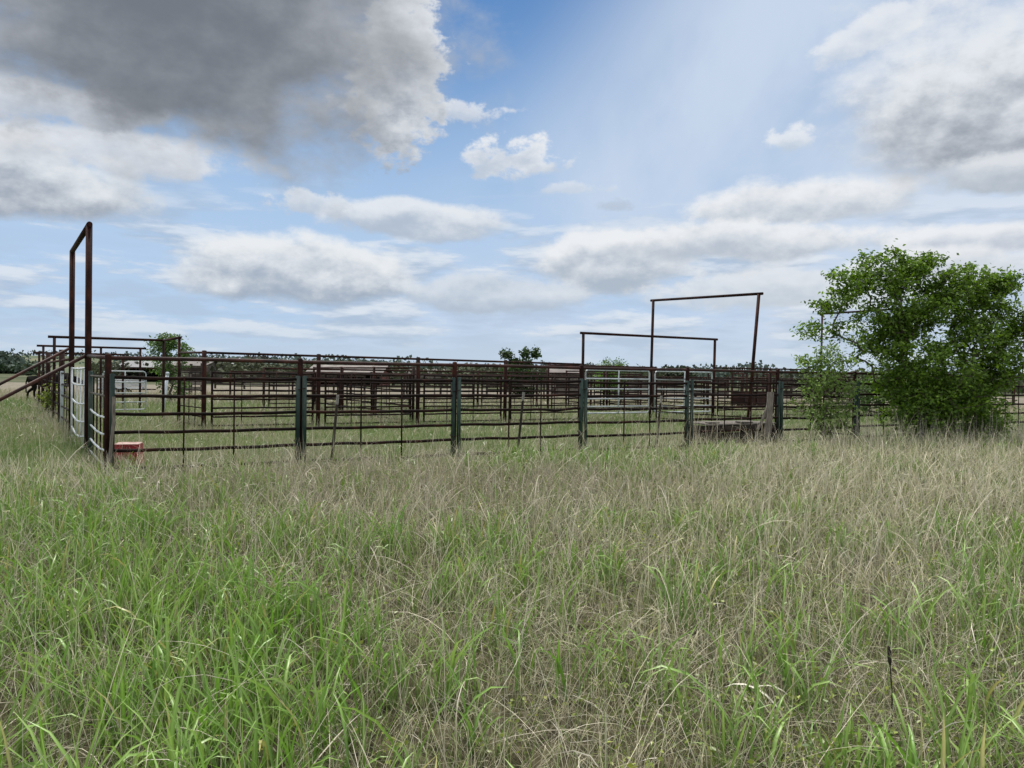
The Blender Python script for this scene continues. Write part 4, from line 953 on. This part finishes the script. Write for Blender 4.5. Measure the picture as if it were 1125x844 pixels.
# ------------------------------------------------------------------ sky
SUN_EL, SUN_AZ = 62.0, -28.0       # high, ahead and to the left, veiled by cloud
def sky():
    wd = bpy.data.worlds.new('World'); scene.world = wd; wd.use_nodes = True; nt = wd.node_tree; nt.nodes.clear(); L = nt.links.new
    out = nt.nodes.new('ShaderNodeOutputWorld'); bg = nt.nodes.new('ShaderNodeBackground'); bg.inputs['Strength'].default_value = .1; L(bg.outputs[0], out.inputs['Surface'])
    st = nt.nodes.new('ShaderNodeTexSky'); st.sky_type = 'NISHITA'; st.sun_disc = False; st.sun_elevation = R(SUN_EL); st.sun_rotation = R(SUN_AZ); st.air_density = 1.0; st.dust_density = .6; st.ozone_density = 1.4
    tc = nt.nodes.new('ShaderNodeTexCoord'); sp = nt.nodes.new('ShaderNodeSeparateXYZ'); L(tc.outputs['Generated'], sp.inputs[0])
    def Mt(op, a, b=None, c=None):
        n = nt.nodes.new('ShaderNodeMath'); n.operation = op
        for i, q_ in enumerate((a, b, c)):
            if q_ is None: continue
            if isinstance(q_, (int, float)): n.inputs[i].default_value = q_
            else: L(q_, n.inputs[i])
        return n.outputs[0]
    def sm(v, lo, hi, a=0.0, b=1.0):
        n = nt.nodes.new('ShaderNodeMapRange'); n.interpolation_type = 'SMOOTHSTEP'; L(v, n.inputs['Value'])
        for nm, q_ in (('From Min', lo), ('From Max', hi), ('To Min', a), ('To Max', b)): n.inputs[nm].default_value = q_
        return n.outputs[0]
    def mixc_(a, b, f):
        n = nt.nodes.new('ShaderNodeMix'); n.data_type = 'RGBA'
        if isinstance(f, (int, float)): n.inputs['Factor'].default_value = f
        else: L(f, n.inputs['Factor'])
        for nm, q_ in (('A', a), ('B', b)):
            if isinstance(q_, tuple): n.inputs[nm].default_value = (*q_, 1)
            else: L(q_, n.inputs[nm])
        return n.outputs['Result']
    K = lambda c: tuple(q_ * 10 for q_ in c)
    u_ = Mt('ARCTAN2', sp.outputs['X'], sp.outputs['Y']); v_ = Mt('ARCSINE', sp.outputs['Z'])
    uv = nt.nodes.new('ShaderNodeCombineXYZ'); L(u_, uv.inputs[0]); L(v_, uv.inputs[1]); uv = uv.outputs[0]
    def mapv(loc, rot, sc, kind):
        m = nt.nodes.new('ShaderNodeMapping'); m.vector_type = kind; m.inputs['Location'].default_value = (*loc, 0); m.inputs['Rotation'].default_value = (0, 0, rot); m.inputs['Scale'].default_value = (*sc, 1)
        L(uv, m.inputs['Vector']); return m.outputs[0]
    def nz(su, sv, det=6, rough=.55, du=0, dv=0, dist=0.0, rot=0.0):
        n = nt.nodes.new('ShaderNodeTexNoise'); n.noise_dimensions = '2D'; n.inputs['Scale'].default_value = 1; n.inputs['Detail'].default_value = det; n.inputs['Roughness'].default_value = rough; n.inputs['Distortion'].default_value = dist
        L(mapv((-du, -dv), rot, (1 / su, 1 / sv), 'TEXTURE'), n.inputs['Vector']); return n.outputs['Fac']
    O = 7.31
    n1 = nz(8, 13, 8, .60, O, O); n1u = nz(8, 13, 6, .58, O - .006, O + .016)
    n3 = nz(26, 40, 6, .6, 3.3, 8.7)
    rel = Mt('SUBTRACT', n1, n1u)                       # lit from above
    cache = {}
    def scaled(f, k, key, c=0.0):
        if (key, k, c) not in cache: cache[(key, k, c)] = Mt('MULTIPLY_ADD', f, k, c)
        return cache[(key, k, c)]
    # clear sky, with haze building towards the horizon
    hs = nt.nodes.new('ShaderNodeHueSaturation'); hs.inputs['Saturation'].default_value = 1.55; hs.inputs['Value'].default_value = SKYV; L(st.outputs['Color'], hs.inputs['Color']); col = hs.outputs['Color']
    col = mixc_(col, K((.46, .62, .85)), sm(v_, .50, .10, 0, .92))
    # thin veil of high cloud, thicker to the right and low down
    ver = nz(2.2, 3.4, 6, .52, 3.1, 5.2, .15, .95)
    side = sm(Mt('MULTIPLY_ADD', v_, -.75, u_), -.36, -.02, .12, .97)
    col = mixc_(col, K((.59, .69, .84)), Mt('MULTIPLY', sm(ver, .10, .60), side))
    low = nz(4.5, 24, 7, .58, 11.0, 2.0); lowu = nz(4.5, 24, 5, .56, 11.0, 2.011)
    col = mixc_(col, mixc_(K((.40, .50, .64)), K((.78, .82, .87)), sm(Mt('SUBTRACT', low, lowu), -.10, .13)), Mt('MULTIPLY', sm(low, .46, .58), sm(v_, .27, .14, 0, .72)))
    col = mixc_(col, K((.42, .52, .66)), Mt('MULTIPLY', sm(low, .50, .34), sm(v_, .20, .06, 0, .5)))
    col = mixc_(col, K((.545, .655, .775)), sm(v_, .08, .0, 0, .8))
    # unseen cloud over the rest of the dome, brightened to light the scene
    cov = nz(2.0, 3.2, 5, .55, 21.0, 17.0)
    away = Mt('MAXIMUM', sm(v_, .52, .74), sm(Mt('ABSOLUTE', u_), .78, 1.05))
    cc = mixc_(K((.62, .66, .72)), K((1.40, 1.40, 1.38)), sm(Mt('MULTIPLY_ADD', cov, .6, rel), .1, .5))
    col = mixc_(col, cc, Mt('MULTIPLY', sm(cov, .32, .50), away))
    def cloud(x, y, rx, rt_, rb, bright, dark, amp=1.5, soft=.36, alpha=.97, rot=0.0, relk=2.5, bias=0.08, thick=.30, gain=.85):
        """one cumulus: azimuth/elevation of its centre, half width, rise above and drop below the centre"""
        cu, cv_ = azel(x, y); q3 = nt.nodes.new('ShaderNodeSeparateXYZ'); L(mapv((cu, cv_), rot, (rx / 818, rt_ / 818), 'TEXTURE'), q3.inputs[0])
        q_ = q3.outputs['Y']; q2 = Mt('MAXIMUM', q_, Mt('MULTIPLY', q_, -rt_ / rb))
        cb_ = nt.nodes.new('ShaderNodeCombineXYZ'); L(q3.outputs['X'], cb_.inputs[0]); L(q2, cb_.inputs[1])
        ln = nt.nodes.new('ShaderNodeVectorMath'); ln.operation = 'LENGTH'; L(cb_.outputs[0], ln.inputs[0])
        dn = Mt('MULTIPLY_ADD', ln.outputs['Value'], -1.0, scaled(n3 if rx < 70 else n1, amp * 1.5, 's' if rx < 70 else 'n', 1 - amp * .75))
        mask = sm(dn, 0.0, soft, 0, alpha)
        sh = Mt('MULTIPLY_ADD', q_, gain, scaled(rel, relk, 'r', bias))
        sh = Mt('MULTIPLY_ADD', dn, -thick, sh)
        return mixc_(col, mixc_(K(dark), K(bright), sm(sh, -.75, .55)), mask)
    for args, kw in CLOUDS: col = cloud(*args, **kw)
    L(col, bg.inputs['Color'])
SKYV = .92
WH = (.84, .86, .89); DG = (.175, .195, .225); LG = (.49, .54, .62)
CLOUDS = [
    ((15, 205, 120, 52, 32, (.76, .80, .84), (.32, .37, .45)), dict(amp=.8)),
    ((150, 170, 130, 30, 24, WH, LG), dict(amp=1.1, alpha=.85, bias=.3)),
    ((60, 112, 150, 20, 24, WH, LG), dict(amp=1.5, alpha=.85, bias=.4)),
    ((330, 300, 150, 44, 36, (.82, .85, .88), (.36, .43, .53)), dict(amp=.85, alpha=.97)),
    ((450, 240, 105, 24, 24, (.80, .83, .87), (.45, .52, .62)), dict(amp=1.0, alpha=.9)),
    ((345, 225, 58, 15, 13, (.76, .80, .85), (.52, .58, .66)), dict(amp=1.5, alpha=.8, soft=.5)),
    ((565, 178, 60, 28, 18, WH, (.50, .57, .67)), dict(amp=1.4, alpha=.92, bias=.1, soft=.5)),
    ((505, 124, 50, 14, 12, WH, (.55, .62, .72)), dict(amp=1.9, alpha=.7, soft=.6)),
    ((630, 207, 44, 8, 6, (.78, .81, .86), (.60, .66, .74)), dict(amp=1.4, alpha=.6, soft=.6)),
    ((673, 227, 22, 8, 7, (.46, .52, .62), (.42, .48, .57)), dict(amp=1.7, alpha=.5, soft=.7)),
    ((670, 292, 110, 44, 32, WH, (.42, .49, .58)), dict(amp=.9, bias=.05)),
    ((540, 320, 110, 26, 28, (.70, .75, .81), (.44, .51, .60)), dict(amp=1.0, alpha=.8)),
    ((885, 228, 118, 36, 22, WH, (.49, .55, .63)), dict(amp=.85, bias=.05)),
    ((820, 268, 150, 28, 22, WH, (.48, .54, .62)), dict(amp=.95, bias=.05)),
    ((860, 318, 150, 28, 24, (.80, .82, .84), (.54, .60, .66)), dict(amp=1.0, alpha=.75)),
    ((1085, 265, 85, 18, 18, WH, (.52, .57, .65)), dict(amp=.9, alpha=.92)),
    ((1040, 292, 120, 20, 18, WH, (.54, .59, .65)), dict(amp=.9, alpha=.85, bias=.15)),
    ((868, 155, 28, 18, 12, WH, (.54, .62, .72)), dict(amp=1.5, alpha=.8, soft=.6)),
    ((960, 38, 75, 22, 16, WH, (.57, .64, .74)), dict(amp=1.2, alpha=.75, rot=.35)),
    ((1085, 120, 180, 140, 68, (.80, .83, .87), (.30, .335, .39)), dict(amp=.9, bias=.12, gain=1.2, soft=.65, relk=2.2, alpha=.94)),
    ((1110, 195, 75, 22, 18, (.76, .79, .83), (.44, .49, .55)), dict(amp=.9, alpha=.85)),
    ((436, 95, 60, 130, 84, (.84, .87, .91), (.33, .37, .43)), dict(amp=1.0, bias=.32, thick=.5, soft=.32)),
    ((195, -20, 345, 200, 192, (.52, .55, .595), DG), dict(amp=.55, soft=.50, alpha=.99, relk=1.1, bias=.36, thick=1.15, gain=.4, rot=-.11)),
]
sky()
sun = bpy.data.objects.new('sun', bpy.data.lights.new('sun', 'SUN')); COL.objects.link(sun)
sun.data.energy = 4.7; sun.data.angle = R(4); sun.data.color = (1, .96, .90)
sd = Vector((math.sin(R(SUN_AZ)) * math.cos(R(SUN_EL)), math.cos(R(SUN_AZ)) * math.cos(R(SUN_EL)), math.sin(R(SUN_EL))))
sun.rotation_euler = sd.to_track_quat('Z', 'Y').to_euler(); sun.location = sd * 60
scene.cycles.max_bounces = 6; scene.cycles.diffuse_bounces = 2; scene.cycles.transmission_bounces = 3; scene.cycles.transparent_max_bounces = 4
